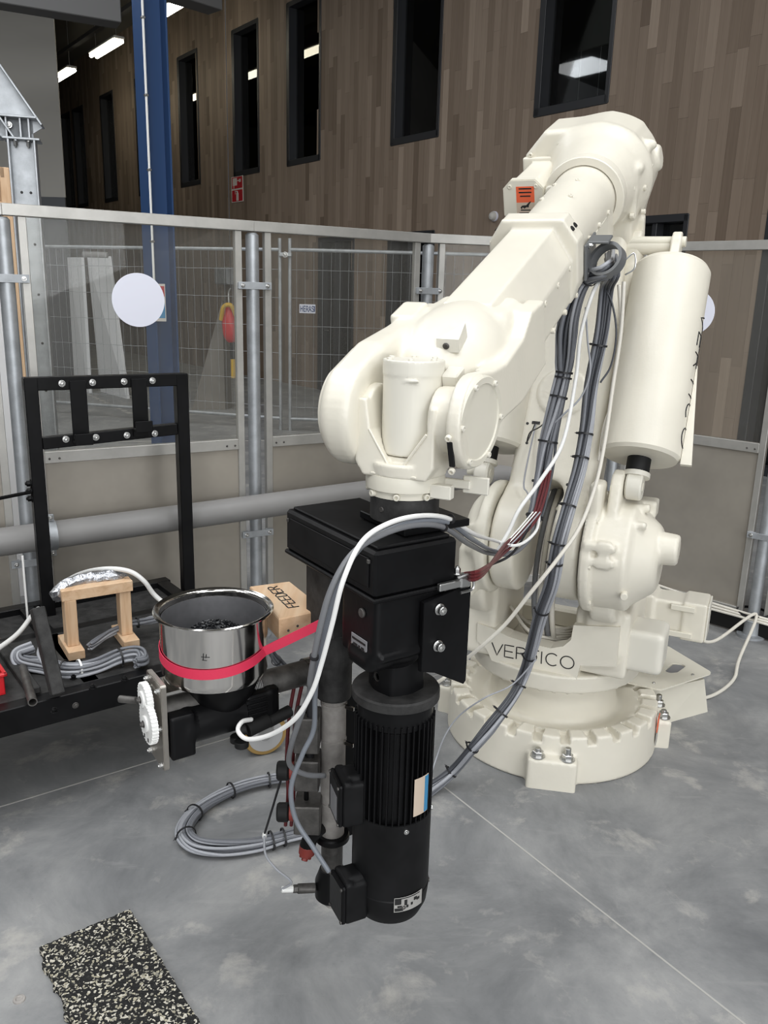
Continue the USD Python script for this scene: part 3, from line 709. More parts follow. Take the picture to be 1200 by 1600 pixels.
# yellow machine behind the glass door
c = WL(-.55, 0, -1.2)
rl = UsdLux.RectLight.Define(stage, '/World/room_light_001'); rl.AddTranslateOp().Set(Gf.Vec3d(*WL(-.9, 3.2, -.9))); rl.CreateWidthAttr(.6); rl.CreateHeightAttr(.6); rl.CreateIntensityAttr(6.0); rl.GetPrim().SetCustomDataByKey('kind', 'structure')
ym = thing('yellow_machine', 'yellow and black machine standing behind the dark glass door', 'machine', c)
def wb(s0, s1, z0, z1, d0, d1, m, nm): obj(nm, obox(WL((s0 + s1) / 2, (z0 + z1) / 2, (d0 + d1) / 2), WD, Z_, -WN, s1 - s0, z1 - z0, d1 - d0, .02), m, ym)
wb(-1.1, -.3, .55, .92, -1.2, -.5, 'yellow_paint', 'hood'); wb(-1.1, -.3, 1.35, 2.2, -1.2, -.5, 'ochre_paint', 'cab'); wb(-1.15, -.25, .92, 1.35, -1.15, -.55, 'black_matt', 'grille'); wb(-1.15, -.25, 0, .55, -1.2, -.5, 'dark_frame', 'base')
# ---------------------------------------------------------------- robot: all in its own frame s (reach), t (right), z
RB = V(.70, 3.08, 0); _a = math.radians(-25)
RT = V(math.cos(_a), math.sin(_a), 0); RU = V(RT[1], -RT[0], 0)
def RL(s, t, z): return RB + RU * s + RT * t + Z_ * z
def rput(v): return RB + v[:, :1] * RU + v[:, 1:2] * RT + v[:, 2:] * Z_
PHI = math.radians(22.0); W0 = V(1.545, 0, 1.462)
FA = V(math.cos(PHI), 0, -math.sin(PHI)); FN = V(math.sin(PHI), 0, math.cos(PHI))
def FL(a, t, n): q = W0 + a * FA + n * FN; return RL(q[0], t + q[1], q[2])
fA, fN = RU * FA[0] + Z_ * FA[2], RU * FN[0] + Z_ * FN[2]         # world directions of the forearm
def fput(v): return RL(*W0) + v[:, :1] * fA + v[:, 1:2] * RT + v[:, 2:] * fN
def ont(x, y, t):  # (s, z) where a sight line meets the robot's plane t
    q = on(x, y, RL(0, t, 0), RT) - RB; return q @ RU, q[2]
def ons(x, y, s):
    q = on(x, y, RL(s, 0, 0), RU) - RB; return q @ RT, q[2]
I3 = np.eye(3)
rob = thing('industrial_robot', 'large cream painted industrial robot arm bent over toward the black pump unit', 'robot arm', RB)
C = 'cream_paint'

LUGS = (-90, 15, 108, 200)
# base casting: toothed ring with bolted feet
def base_f(p):
    x, y, z = p[..., 0], p[..., 1], p[..., 2]; r = np.hypot(x, y); th = np.arctan2(y, x)
    d = d_cone((0, 0, 0), (0, 0, .185), .415, .408, .008)(p)
    for ang in LUGS:
        c, s = math.cos(math.radians(ang)), math.sin(math.radians(ang)); R = [[c, s, 0], [-s, c, 0], [0, 0, 1]]
        e = d_box((.385 * c, .385 * s, .05), (.075, .088, .065), .012, R)(p); k = .015
        h = np.maximum(k - np.abs(d - e), 0) / k; d = np.minimum(d, e) - h * h * k / 4
    prof = .125 + np.clip((r - .22) / .13, 0, 1) * .055                      # dish inside the ring
    d = np.maximum(d, -np.maximum(prof - z, r - .345))
    tt = (th * 26 / (2 * math.pi)) % 1.0; w = np.abs(tt - .5) * 2 * math.pi * r / 26     # slots in the ring top
    slot = np.maximum(np.maximum(w - .017, .155 - z), .335 - r)
    d = np.maximum(d, -slot)
    col = d_cone((0, 0, .02), (0, 0, .335), .27, .23, .01)(p)
    k = .04; h = np.maximum(k - np.abs(d - col), 0) / k; return np.minimum(d, col) - h * h * k / 4
obj('base', casting(base_f, (-.5, -.5, -.01), (.5, .5, .35), .008, rput), C, rob, 40)
for ang in LUGS:
    for e in (-.052, .052):
        c, s = math.cos(math.radians(ang)), math.sin(math.radians(ang)); R_ = .432
        q = RL(R_ * c - e * s, R_ * s + e * c, .115)
        obj('anchor_bolt', [hexbolt(q, Z_, .02, .022), cyl(q, q + Z_ * (.045 if e > 0 else .032), .011, 14)], 'bolt_steel', rob)
c_, s_ = math.cos(math.radians(91)), math.sin(math.radians(91))
obj('orange_label', obox(RL(.4175 * c_, .4175 * s_, .125), RU * -s_ + RT * c_, RU * c_ + RT * s_, Z_, .05, .003, .06, 0), 'orange_label', rob, False, 'small orange warning label on the base ring')
obj('white_label', obox(RL(.4175 * c_, .4175 * s_, .065), RU * -s_ + RT * c_, RU * c_ + RT * s_, Z_, .05, .003, .05, 0), 'plate_silver', rob, False)

# connection box at the foot
P0 = [(-.20, .33), (-.26, .425), (-.455, .575), (-.66, .40), (-.40, .10)]
P1 = [(-.21, .33), (-.255, .395), (-.435, .545), (-.63, .38), (-.40, .12)]
hull = trimesh.convex.convex_hull(A([RL(s, t, 0) for s, t in P0] + [RL(s, t, .155) for s, t in P1]))
obj('foot_box', hull, 'cream_plate', rob, False)
pl = Polygon([(-.17, .14), (-.165, .40), (-.435, .575), (-.645, .36), (-.51, .15)]).buffer(-.03).buffer(.03)
w1 = Polygon([(-.345, .395), (-.375, .43), (-.455, .455), (-.445, .42)]).buffer(-.008).buffer(.02)
w2 = Polygon([(-.40, .24), (-.38, .30), (-.44, .33), (-.49, .28)]).buffer(-.01).buffer(.018)
obj('cover_plate', prism(pl.difference(w1).difference(w2), RL(0, 0, .185), RU, RT, .006, 0), 'cream_plate', rob, False)
obj('cover_riser', prism(Polygon([(-.23, .28), (-.24, .37), (-.42, .50), (-.58, .35), (-.45, .18)]), RL(0, 0, .15), RU, RT, .034, 0), 'cream_plate', rob, False)
obj('cable_tray_window', prism(w1.buffer(-.004), RL(0, 0, .1845), RU, RT, .002, 0), 'label_grey', rob, False)
for s, t in ((-.21, .365), (-.37, .50)): obj('screw', caphead(RL(s, t, .191), Z_, .006, .005), 'bolt_steel', rob)

# turntable
tt_f = d_cone((0, 0, .315), (0, 0, .385), .325, .335, .006)
def tt2(p):
    d = tt_f(p); th = np.arctan2(p[..., 1], p[..., 0]); r = np.hypot(p[..., 0], p[..., 1]); q = (th * 40 / (2 * math.pi)) % 1.0
    w = np.abs(q - .5) * 2 * math.pi * r / 40; nub = np.maximum(np.maximum(w - .007, np.abs(p[..., 2] - .317) - .008), r - .322)
    return np.minimum(d, nub)
obj('turntable', casting(tt2, (-.36, -.36, .295), (.36, .36, .40), .007, rput), C, rob, 40)
front = [(746, 974), (767, 981), (795, 995), (830, 1006), (860, 1013), (880, 1010), (892, 1000), (896, 977), (969, 980), (963, 1042), (906, 1040), (901, 1062), (867, 1060), (827, 1051), (787, 1040), (768, 1032), (760, 1014), (745, 1001)]
fp = [ons(x, y, .30) for x, y in front]
obj('carousel_front', prism(fp, RL(.30, 0, 0), RT, Z_, -.07), C, rob, False)
# side pedestals that carry the shoulder
zf = .345
ped_r = d_join(.03, d_box((.07, .215, .52), (.20, .095, .125), .015), d_cone((.30, .18, .72), (.30, .27, .72), .10, .10, .02), d_box((.24, .22, .56), (.05, .06, .08), .015))
obj('right_pedestal', casting(ped_r, (-.16, .08, .31), (.46, .36, .86), .009, rput), C, rob, True)
ped_l = d_join(.03, d_box((.09, -.235, .53), (.20, .065, .14), .02), d_box((.02, -.28, .45), (.12, .06, .07), .02), d_cone((.30, -.26, .70), (.30, -.18, .70), .12, .12, .02))
obj('left_pedestal', casting(ped_l, (-.16, -.42, .31), (.46, -.1, .86), .009, rput), C, rob, True)
obj('rear_wall', obox(RL(-.18, 0, .42), RU, RT, Z_, .06, .5, .08, .01), C, rob, False)
obj('right_drum', casting(d_join(.01, d_box((.17, .355, .505), (.085, .072, .078), .022), d_box((.17, .30, .505), (.075, .03, .066), .01)), (.05, .24, .40), (.30, .46, .61), .008, rput), 'pale_paint', rob, True)
# VERTICO lettering on the turntable front
def ph(x, y): return ons(x, y, .30)
l0, l1 = A(ph(768, 1022)), A(ph(894, 1046)); ld = unit(l1 - l0); lx = RT * ld[0] + Z_ * ld[1]
wid = np.linalg.norm(l1 - l0); hgt = .047; raw = (sum(ADV[c] for c in 'VERTICO') - .26) * hgt
obj('lettering', stroke_text('VERTICO', RL(.3005, l0[0], l0[1]), lx, np.cross(RU, lx), hgt, .0042, wid / raw), 'letter_black', rob, True, 'VERTICO lettering on the turntable')

# shoulder gearboxes on axis 2
A2 = V(.31, 0, .87); ax_ = V(0, 1, 0)
gr = d_join(.018, d_cone(A2 + ax_ * .18, A2 + ax_ * .305, .192, .186, .012), d_cone(A2 + ax_ * .29, A2 + ax_ * .39, .184, .105, .02))
gr = d_join(.003, gr, d_cone(A2 + ax_ * .160, A2 + ax_ * .195, .208, .208, .005))
gr = d_join(.010, gr, d_cone(A2 + V(.03, .38, .05), A2 + V(.03, .445, .05), .055, .05, .01), d_box(A2 + V(.09, .18, .20), (.05, .022, .06), .015), d_box(A2 + V(.175, .22, .07), (.03, .05, .012), .004), d_box(A2 + V(.175, .22, .02), (.03, .05, .012), .004), d_cone(A2 + V(.10, .30, .13), A2 + V(.10, .345, .135), .014), d_cone(A2 + V(.02, .30, .17), A2 + V(.02, .34, .175), .014),
    d_prism([(.22, .98), (.44, .98), (.40, 1.12), (.375, 1.155), (.34, 1.165), (.305, 1.15), (.29, 1.12)], (0, 0, 0), V(1, 0, 0), V(0, 0, 1), -.255, -.215, .012), d_box(A2 + V(.19, .235, .045), (.012, .02, .045), .005), d_box(A2 + V(-.1, .3, .15), (.04, .05, .03), .01))
obj('right_gearbox', casting(gr, (.08, .14, .64), (.55, .47, 1.22), .009, rput), C, rob, True)
gl = d_join(.03, d_cone(A2 - ax_ * .20, A2 - ax_ * .16, .200, .204, .012), d_cone(A2 - ax_ * .265, A2 - ax_ * .19, .13, .18, .03), d_box(A2 + V(.14, -.20, .03), (.035, .03, .05), .01), d_box(A2 + V(.10, -.235, -.10), (.06, .03, .09), .015))
obj('left_gearbox', casting(gl, (.08, -.30, .64), (.54, -.13, 1.10), .009, rput), 'cream_plate', rob, True)
obj('left_seal', ring(RL(A2[0], -.165, A2[2]), RT, .12, .150, .008, 40), 'cement_steel', rob)
obj('right_seal', ring(RL(A2[0], .152, A2[2]), RT, .12, .165, .008, 40), 'cement_steel', rob)
for ang in range(0, 360, 45):
    q = A2 + V(.198 * math.cos(math.radians(ang)), .190, .198 * math.sin(math.radians(ang)))
    obj('bolt', caphead(RL(*q), RT, .009, .010), C, rob)
obj('drain_plug', cyl(RL(A2[0] + .13, .30, .79), RL(A2[0] + .185, .31, .785), .012, 14), C, rob)
# axis motor to the right rear
obj('shoulder_motor', casting(d_join(.012, d_box((-.30, .38, .475), (.072, .13, .072), .012), d_box((-.30, .485, .475), (.080, .045, .080), .008), d_box((-.30, .30, .475), (.085, .03, .085), .01)), (-.42, .1, .37), (-.2, .56, .58), .007, rput), C, rob, 40)
obj('motor_end_cover', obox(RL(-.30, .534, .475), RU, RT, Z_, .15, .008, .15, .003), 'pale_paint', rob, False)
for z in (.42, .53): obj('motor_clip', obox(RL(-.215, .44, z), RU, RT, Z_, .014, .09, .022, .002), 'cream_plate', rob, False)

# lower arm
E0 = V(-.15, 0, 1.98); qd = unit(E0 - A2); LQ = np.linalg.norm(E0 - A2); qn = V(qd[2], 0, -qd[0])   # qn: towards the front
def lput(v): return rput(A2 + v[:, 2:] * qd + v[:, 1:2] * ax_ + v[:, :1] * qn)                     # (front, t, along)
la = d_prism([(-.135, .02), (.135, .02), (.15, .2), (.148, .72), (.12, 1.05), (.11, 1.22), (-.11, 1.22), (-.12, 1.05), (-.148, .72), (-.15, .2)], (0, 0, 0), V(0, 1, 0), V(0, 0, 1), -.10, .085, .03)
la = d_join(.04, la, d_cone((0, -.155, 0), (0, -.062, 0), .180, .180, .02), d_cone((0, .048, 0), (0, .15, 0), .180, .180, .02), d_cone((0, -.12, LQ), (0, .12, LQ), .125, .125, .02))
la = d_cut(.015, la, d_box((0, -.006, -.08), (.3, .054, .19), .02), d_cone((-.3, 0, .16), (.3, 0, .16), .052))
la = d_join(.006, la, d_cone((.07, -.012, .52), (.093, -.012, .52), .088, .086, .003))
obj('lower_arm', casting(la, (-.21, -.19, -.21), (.21, .19, LQ + .16), .009, lput), C, rob, True)
k1, k2 = V(-.10, 0, 1.885), V(.10, 0, 1.44)
obj('arm_link', casting(d_join(.03, d_cone(k1 + ax_ * .115, k1 + ax_ * .165, .055, .055, .012), d_cone(k1 + ax_ * .14, k2 + ax_ * .13, .030, .028, .02), d_cone(k2 + ax_ * .10, k2 + ax_ * .155, .045, .045, .012)), (-.20, .08, 1.36), (.18, .19, 1.97), .008, rput), C, rob, True)
def LA(f, t, q): return RL(*(A2 + qd * q + ax_ * t + qn * f))
for t, q in ((-.105, .33), (-.06, .20), (.06, .20), (-.115, .40)): obj('hole', cyl(LA(.0845, t, q), LA(.0862, t, q), .005, 10, 0), 'letter_black', rob)
obj('cable_slot', obox(LA(.0862, -.085, .405), RT, RU * qd[0] + Z_ * qd[2], np.cross(RT, RU * qd[0] + Z_ * qd[2]), .028, .010, .003, .0), 'letter_black', rob, False)

# balancer cylinders either side of the lower arm
def balancer(t, lo, hi, name, letters):
    a, b = V(lo[0], t, lo[1]), V(hi[0], t, hi[1]); d = unit(b - a); L = np.linalg.norm(b - a)
    wa, wd = RL(*a), RU * d[0] + Z_ * d[2]
    p = obj(name, lathe(wa, wd, [(.05, .095), (.118, .097), (.127, .108), (.127, L - .120), (.118, L - .105), (.05, L - .103)], 56), C, rob, 25)
    obj('piston_rod', lathe(wa, wd, [(.036, .045), (.038, .05), (.038, .1)], 24), 'black_rubber', p)
    obj('rod_collar', lathe(wa, wd, [(.030, .028), (.043, .03), (.043, .046), (.03, .05)], 24), 'pale_paint', p)
    obj('rod_eye', [cyl(wa - RT * .026, wa + RT * .026, .046, 28, .006), cyl(wa, wa + wd * .035, .022, 16)], 'pale_paint', p)
    obj('pivot_pin', cyl(wa - RT * .06, wa + RT * .028, .016, 16), 'cream_plate', p)
    top = wa + wd * L; n = np.cross(wd, RT)
    obj('top_lug', casting(d_cut(0, d_join(.01, d_cone((0, -.016, 0), (0, .016, 0), .033, .033, .006), d_box((-.055, 0, 0), (.055, .016, .033), .006)), d_cone((0, -.1, 0), (0, .1, 0), .012)), (-.13, -.03, -.05), (.05, .03, .05), .006, lambda v: top + v[:, :1] * wd + v[:, 1:2] * RT + v[:, 2:] * n), C, p, True)
    obj('top_pin', cyl(top - RT * math.copysign(.16, t), top + RT * math.copysign(.03, t), .018, 16), 'cream_plate', p)
    if letters:
        # wraps round the right side of the cylinder, reading downwards
        c0 = RT; side = np.cross(wd, c0)
        ang0 = math.radians(-17)
        def bend(x, y):
            th = ang0 + (y - .0) / .127; rad = math.cos(th) * c0 - math.sin(th) * side * -1
            return wa + wd * (L - .27 - x) + rad * .1277
        obj('lettering', stroke_text('VERTICO', wa, X_, Y_, .062, .0045, 1.05, bend), 'letter_black', p, True)
        q = wa + wd * .28 + c0 * .128
        obj('side_plate', prism(Polygon([(-.19, 0), (-.19, .035), (.15, .004), (.15, 0)]), q + side * .0, wd, c0, .02, 0), C, p, False)
    return p
balancer(.285, (.34, 1.115), (-.06, 1.90), 'right_balancer', True)
balancer(-.25, (.28, 1.09), (-.06, 1.88), 'left_balancer', False)
obj('balancer_bar', cyl(RL(-.07, -.27, 1.885), RL(-.07, .27, 1.885), .028, 20), C, rob)

# elbow: housing, motor
el = d_join(.05, d_cone((-1.97, 0, .0), (-1.70, 0, .0), .172, .175, .05), d_cone((-1.73, 0, 0), (-1.52, 0, 0), .172, .132, .01), d_cone((-1.77, -.135, -.155), (-1.77, .135, -.155), .145, .145, .02))
el = d_join(.035, el, d_prism([(-.27, .02), (-.27, .085), (-.195, .165), (0, .172), (.10, .13), (.10, -.10), (-.10, -.14), (-.24, -.12)], (0, 0, 0), V(0, 1, 0), V(0, 0, 1), -1.95, -1.74, .02))
el = d_join(.012, el, d_cone((-1.88, .12, .02), (-1.88, .185, .03), .055, .042, .01), d_ball((-1.66, .135, .05), (.035, .03, .02)), d_ball((-1.80, .15, .09), (.02, .03, .02)), d_box((-1.62, .12, -.06), (.012, .03, .05), .006), d_box((-1.74, .13, -.17), (.02, .03, .04), .008))
obj('elbow_housing', casting(el, (-2.02, -.30, -.33), (-1.45, .22, .21), .009, fput), C, rob, True)
obj('collar', lathe(FL(-1.545, 0, 0), fA, [(.128, -.02), (.1335, 0), (.1345, .004), (.1345, .058), (.132, .062), (.110, .064), (.108, .058)], 64), C, rob, 25)
for t, n in ((-.14, .12), (-.245, .09), (-.245, -.085)): obj('bolt', caphead(FL(-1.735, t, n), fA, .008, .008), C, rob)
for a, t, n in ((-1.60, .141, -.0), (-1.60, .141, -.09), (-1.68, .165, -.02), (-1.68, .165, -.10), (-1.75, .172, .03)): obj('bolt', caphead(FL(a, t - .008, n), RT, .009, .014), C, rob)
def octo(w, h, c): return [(-w + c, -h), (w - c, -h), (w, -h + c), (w, h - c), (w - c, h), (-w + c, h), (-w, h - c), (-w, -h + c)]
mt = (-.195, .004)
elp = obj('wrist_motor', casting(d_join(.004, d_prism([(mt[0] + x, mt[1] + y) for x, y in octo(.064, .064, .025)], (0, 0, 0), V(0, 1, 0), V(0, 0, 1), -1.76, -1.49, .006), d_box((-1.735, *mt), (.012, .078, .078), .006)), (-1.78, -.30, -.1), (-1.47, -.1, .13), .006, fput), C, rob, 40)
obj('end_cover', prism([(mt[0] + x, mt[1] + y) for x, y in octo(.070, .072, .028)], FL(-1.49, 0, 0), RT, fN, .03, .003), 'cream_plate', elp, False)
for x, y in ((-.045, .05), (.045, .05), (-.03, -.058), (.045, -.05)): obj('screw', caphead(FL(-1.46, mt[0] + x, mt[1] + y), fA, .007, .004), 'cream_plate', elp)
obj('warning_label', obox(FL(-1.4595, mt[0] + .008, mt[1] + .024), RT, fN, fA, .062, .052, .001, 0), 'orange_label', elp, False, 'orange warning label with black lines')
obj('label_lower', obox(FL(-1.4595, mt[0] + .008, mt[1] - .028), RT, fN, fA, .062, .052, .001, 0), 'tan_label', elp, False)
hand = Polygon([(-.018, -.006), (-.012, .0), (.002, .001), (.014, .012), (.02, .014), (.012, .002), (.01, -.006), (.003, -.005), (-.004, -.010), (-.010, -.005), (-.014, -.012)])
obj('label_print', [prism(hand, FL(-1.4588, mt[0] + .008, mt[1] - .012), RT, fN, .0005), obox(FL(-1.4588, mt[0] + .008, mt[1] - .027), RT, fN, fA, .034, .003, .0008, 0)]
    + [obox(FL(-1.4588, mt[0] + .008, mt[1] + .043 - .012 * k), RT, fN, fA, .044 - .008 * (k == 2), .004, .0008, 0) for k in range(3)] + [obox(FL(-1.4588, mt[0] + .008, mt[1] - .036 - .006 * k), RT, fN, fA, .046, .0016, .0008, 0) for k in range(3)], 'letter_black', elp, False)
obj('connector', casting(d_join(.01, d_cone((-1.53, -.115, .03), (-1.475, -.105, .03), .02), d_cone((-1.49, -.105, .03), (-1.48, -.10, -.02), .016), d_box((-1.56, -.125, .0), (.03, .02, .04), .006)), (-1.61, -.16, -.06), (-1.45, -.07, .07), .005, fput), 'pale_paint', elp, True)
obj('connector_cable', tube(spline([FL(-1.49, -.105, -.0), FL(-1.46, -.108, -.05), FL(-1.50, -.11, -.085)]), .011, 10), 'white_plastic', elp)

# forearm
fo = d_join(.006, d_cone((-1.49, 0, 0), (-.90, 0, .0), .106, .098, .006), d_box((-.97, .0, -.068), (.53, .100, .056), .006))
fo = d_join(.003, fo, d_prism([(-.105, -.12), (.105, -.12), (.126, -.06), (.126, .055), (.085, .116), (-.085, .116), (-.126, .055), (-.126, -.06)], (0, 0, 0), V(0, 1, 0), V(0, 0, 1), -.965, -.895, .006))
fo = d_join(.004, fo, d_prism([(-.10, -.12), (.10, -.12), (.108, .0), (.058, .092), (-.058, .092), (-.108, .0)], (0, 0, 0), V(0, 1, 0), V(0, 0, 1), -.90, -.36, .006))
obj('forearm', casting(fo, (-1.52, -.15, -.15), (-.34, .15, .14), .007, fput), C, rob, 45)
def arc(c, r, a0, a1, n=14): return [(c[0] + r * math.cos(t), c[1] + r * math.sin(t)) for t in np.radians(np.linspace(a0, a1, n))]
EZ = V(0, 0, 1); EX = V(1, 0, 0)
shellL = [(-.44, -.075)] + arc((0, 0), .110, -100, 78, 20) + [(-.10, .112), (-.24, .088), (-.40, .07), (-.46, .05)]
armL = d_prism(shellL, (0, 0, 0), EX, EZ, .076, .160, .03)
shellR = [(-.50, -.115), (-.30, -.115), (-.16, -.085)] + arc((0, 0), .094, -110, 110, 22) + [(-.12, .052), (-.20, .03), (-.33, .03), (-.40, .062), (-.50, .05)]
armR = d_prism(shellR, (0, 0, 0), EX, EZ, -.142, -.098, .006)
root = d_join(.03, d_ball((-.27, -.005, .0), (.19, .125, .112)), d_box((-.40, .0, -.02), (.07, .105, .095), .03))
fk = d_join(.02, armL, root); fk = d_join(.012, fk, armR)
fk = d_join(.008, fk, d_box((-.43, .112, -.035), (.10, .018, .048), .006), d_box((-.33, -.13, .078), (.045, .03, .012), .006))
fk = d_cut(.012, fk, d_cone((.0, -.078, 0), (.0, .112, 0), .125, .125, .01), d_box((.06, -.003, 0), (.10, .075, .2), .01))
obj('wrist_fork', casting(fk, (-.55, -.19, -.15), (.14, .17, .15), .006, fput), C, rob, 45)
cov = [(x * .9 - .012, y * .84) for x, y in shellL]
obj('fork_cover', casting(d_prism(cov, (0, 0, 0), EX, EZ, .148, .170, .012), (-.50, -.20, -.13), (.14, -.14, .13), .006, fput), C, rob, 45)
for k in range(8):
    for n in (-.012, -.118): obj('bolt', caphead(FL(-1.38 + k * .125 + (.05 if n < -.1 else 0), .099, n), RT, .008, .011), C, rob)
obj('side_panel', obox(FL(-.90, .1005, -.066), fA, RT, fN, .98, .006, .088, .002), 'cream_plate', rob, False)
for a in (-.945, -.915):
    for sgn in (-1, 1): obj('collar_bolt', cyl(FL(a, sgn * .1045, .084), FL(a, sgn * .1080, .0875), .0075, 12, 0), 'letter_black', rob)
for a, t in ((-1.33, .02), (-1.18, .035), (-1.33, -.05), (-1.18, -.05)): obj('screw', caphead(FL(a, t, math.sqrt(.104 ** 2 - t * t) - .003), unit(RT * t + fN * .1), .007, .007), C, rob)
dd = unit(RT * math.cos(math.radians(8)) + fA * math.sin(math.radians(8)))
dk = obj('wrist_cover', lathe(FL(-.004, .134, 0), dd, [(.091, -.01), (.091, .016), (.088, .019), (.076, .019), (.074, .016)], 56), 'cream_plate', rob, 25)
de = unit(np.cross(dd, fN)); df = np.cross(de, dd)
for ang in range(20, 380, 60): obj('screw', caphead(FL(-.004, .134, 0) + dd * .0185 + .083 * (de * math.cos(math.radians(ang)) + df * math.sin(math.radians(ang))), dd, .006, .006), 'pale_paint', dk)
obj('dark_strip', obox(FL(.093, .122, -.02), RT, fN, fA, .011, .055, .006, .001), 'black_rubber', rob, False)
for n in (-.055, .018): obj('strip_bolt', caphead(FL(.095, .122, n), fA, .0065, .008), C, rob)
br = obj('fork_bracket', trimesh.convex.convex_hull(A([FL(a, t, n) for a, t, n in ((-.145, .01, .075), (-.145, .06, .075), (-.150, .01, .102), (-.150, .06, .102), (-.20, .01, .085), (-.20, .06, .085), (-.195, .06, .120))])), 'pale_paint', rob, False)
obj('plug', cyl(FL(-.148, .032, .088), FL(-.143, .032, .088), .007, 14), 'dark_steel', br)
obj('small_box', obox(FL(-.05, .082, .062), fA, RT, fN, .045, .034, .04, .003), 'pale_paint', rob, False)


# wrist: barrel in a V-ribbed cup, flange
w0 = W0[0]
BT = .005
ba = d_join(.002, d_cone((w0, BT, 1.388), (w0, BT, 1.572), .0605, .0605, .002), d_cone((w0, BT, 1.545), (w0, BT, 1.576), .0618, .0618, .002), d_box((w0 + .058, BT + .02, 1.538), (.004, .018, .003), .001))
obj('barrel', casting(ba, (w0 - .08, -.08, 1.375), (w0 + .08, .09, 1.59), .004, rput), 'pale_paint', rob, 45)
for ang in (20, 80, 140, 200, 260, 320): obj('screw', caphead(RL(w0 + .05 * math.cos(math.radians(ang)), .002 + .05 * math.sin(math.radians(ang)), 1.575), Z_, .006, .005), 'pale_paint', rob)
cup = d_join(.002, d_cone((w0, -.002, 1.346), (w0, -.002, 1.375), .080, .084, .004), d_prism([(-.088, 1.50), (-.088, 1.372), (-.070, 1.346), (.066, 1.346), (.082, 1.372), (.082, 1.49), (.070, 1.49), (.0655, 1.438), (.006, 1.354), (-.002, 1.354), (-.0565, 1.438), (-.066, 1.50)], (w0, 0, 0), V(0, 1, 0), V(0, 0, 1), -.05, .069, .002))
cup = d_join(.002, cup, d_cone((w0, -.086, 1.462), (w0, -.064, 1.462), .062, .062, .006), d_cone((w0, .064, 1.462), (w0, .108, 1.462), .066, .066, .004))
cup = d_cut(.0, cup, d_cone((w0, BT, 1.388), (w0, BT, 1.7), .0612))
cup = d_join(.001, cup, d_cone((w0, BT, 1.348), (w0, BT, 1.386), .0585, .0585, .002))
obj('wrist_cup', casting(cup, (w0 - .1, -.11, 1.33), (w0 + .1, .12, 1.54), .0045, rput), C, rob, 45)
for p, q in (((-.0575, 1.44), (-.002, 1.354)), ((.0665, 1.44), (.006, 1.354))):
    a_, b_ = RL(w0 + .0695, *p), RL(w0 + .0695, *q); obj('rib', obox((a_ + b_) / 2, unit(b_ - a_), np.cross(RU, unit(b_ - a_)), RU, np.linalg.norm(b_ - a_), .005, .005, .0015), C, rob, False)
obj('rib', obox(RL(w0 + .0695, -.002, 1.352), RT, Z_, RU, .10, .005, .004, .0015), C, rob, False)
fc = RL(w0, -.005, 0)
obj('flange', lathe(fc, Z_, [(.074, 1.302), (.074, 1.316), (.082, 1.318), (.083, 1.335), (.080, 1.348), (.07, 1.35)], 48), 'cream_plate', rob, 25)
for k in range(8):
    ang = k * math.pi / 4 + .2; q = fc + RU * .074 * math.cos(ang) + RT * .074 * math.sin(ang) + Z_ * 1.309
    obj('bolt', caphead(q, RU * math.cos(ang) + RT * math.sin(ang), .007, .009), 'cream_plate', rob)
obj('calibration_tab', [obox(RL(w0 + .03, .088, 1.322), RU, RT, Z_, .022, .045, .028, .002), obox(RL(w0 - .035, .137, 1.328), RU, RT, Z_, .010, .055, .036, .002), obox(RL(w0 - .03, .097, 1.328), RU, RT, Z_, .012, .06, .018, .002)], 'pale_paint', rob, False)
obj('tool_changer', lathe(fc, Z_, [(.070, 1.250), (.072, 1.252), (.072, 1.301), (.07, 1.303)], 40), 'dusty_black', rob, 25)
obj('set_screw', cyl(fc + unit(RU - RT * .3) * .071 + Z_ * 1.278, fc + unit(RU - RT * .3) * .0735 + Z_ * 1.278, .006, 12), 'dark_steel', rob)
# ---------------------------------------------------------------- black pump unit hanging from the flange
N0 = V(-.014, 1.500, 0); T1 = unit(V(.816, .578, 0)); T2 = unit(V(-.552, .834, 0))
def TP(a, b, z): return N0 + T1 * a + T2 * b + Z_ * z
tool = thing('pump_unit', 'black gearbox and motor unit hanging from the robot wrist flange', 'pump', TP(.1, .12, .3))
def tb(a0, a1, b0, b1, z0, z1, m='black_paint', name='plate', ch=.004, par=None, **k):
    return obj(name, obox(TP((a0 + a1) / 2, (b0 + b1) / 2, (z0 + z1) / 2), T1, T2, Z_, a1 - a0, b1 - b0, z1 - z0, ch), m, par or tool, False, **k)
pc = RL(1.545, -.005, 0)
tb(.092, .262, .035, .205, 1.2345, 1.2505, name='flange_plate', ch=.002)
tb(0, .203, 0, .375, 1.132, 1.226, name='gear_case', ch=.006)
tb(.012, .191, .012, .362, 1.226, 1.2325, 'black_matt', 'top_cover', .002)
tb(-.003, .206, -.003, .378, 1.122, 1.132, name='lip', ch=.003)
tb(-.003, .0, .02, .35, 1.150, 1.210, 'black_matt', 'side_panel', .001)
for b in (.02, .36): tb(-.005, .0, b - .004, b + .004, 1.20, 1.208, 'dark_steel', 'screw', .001)
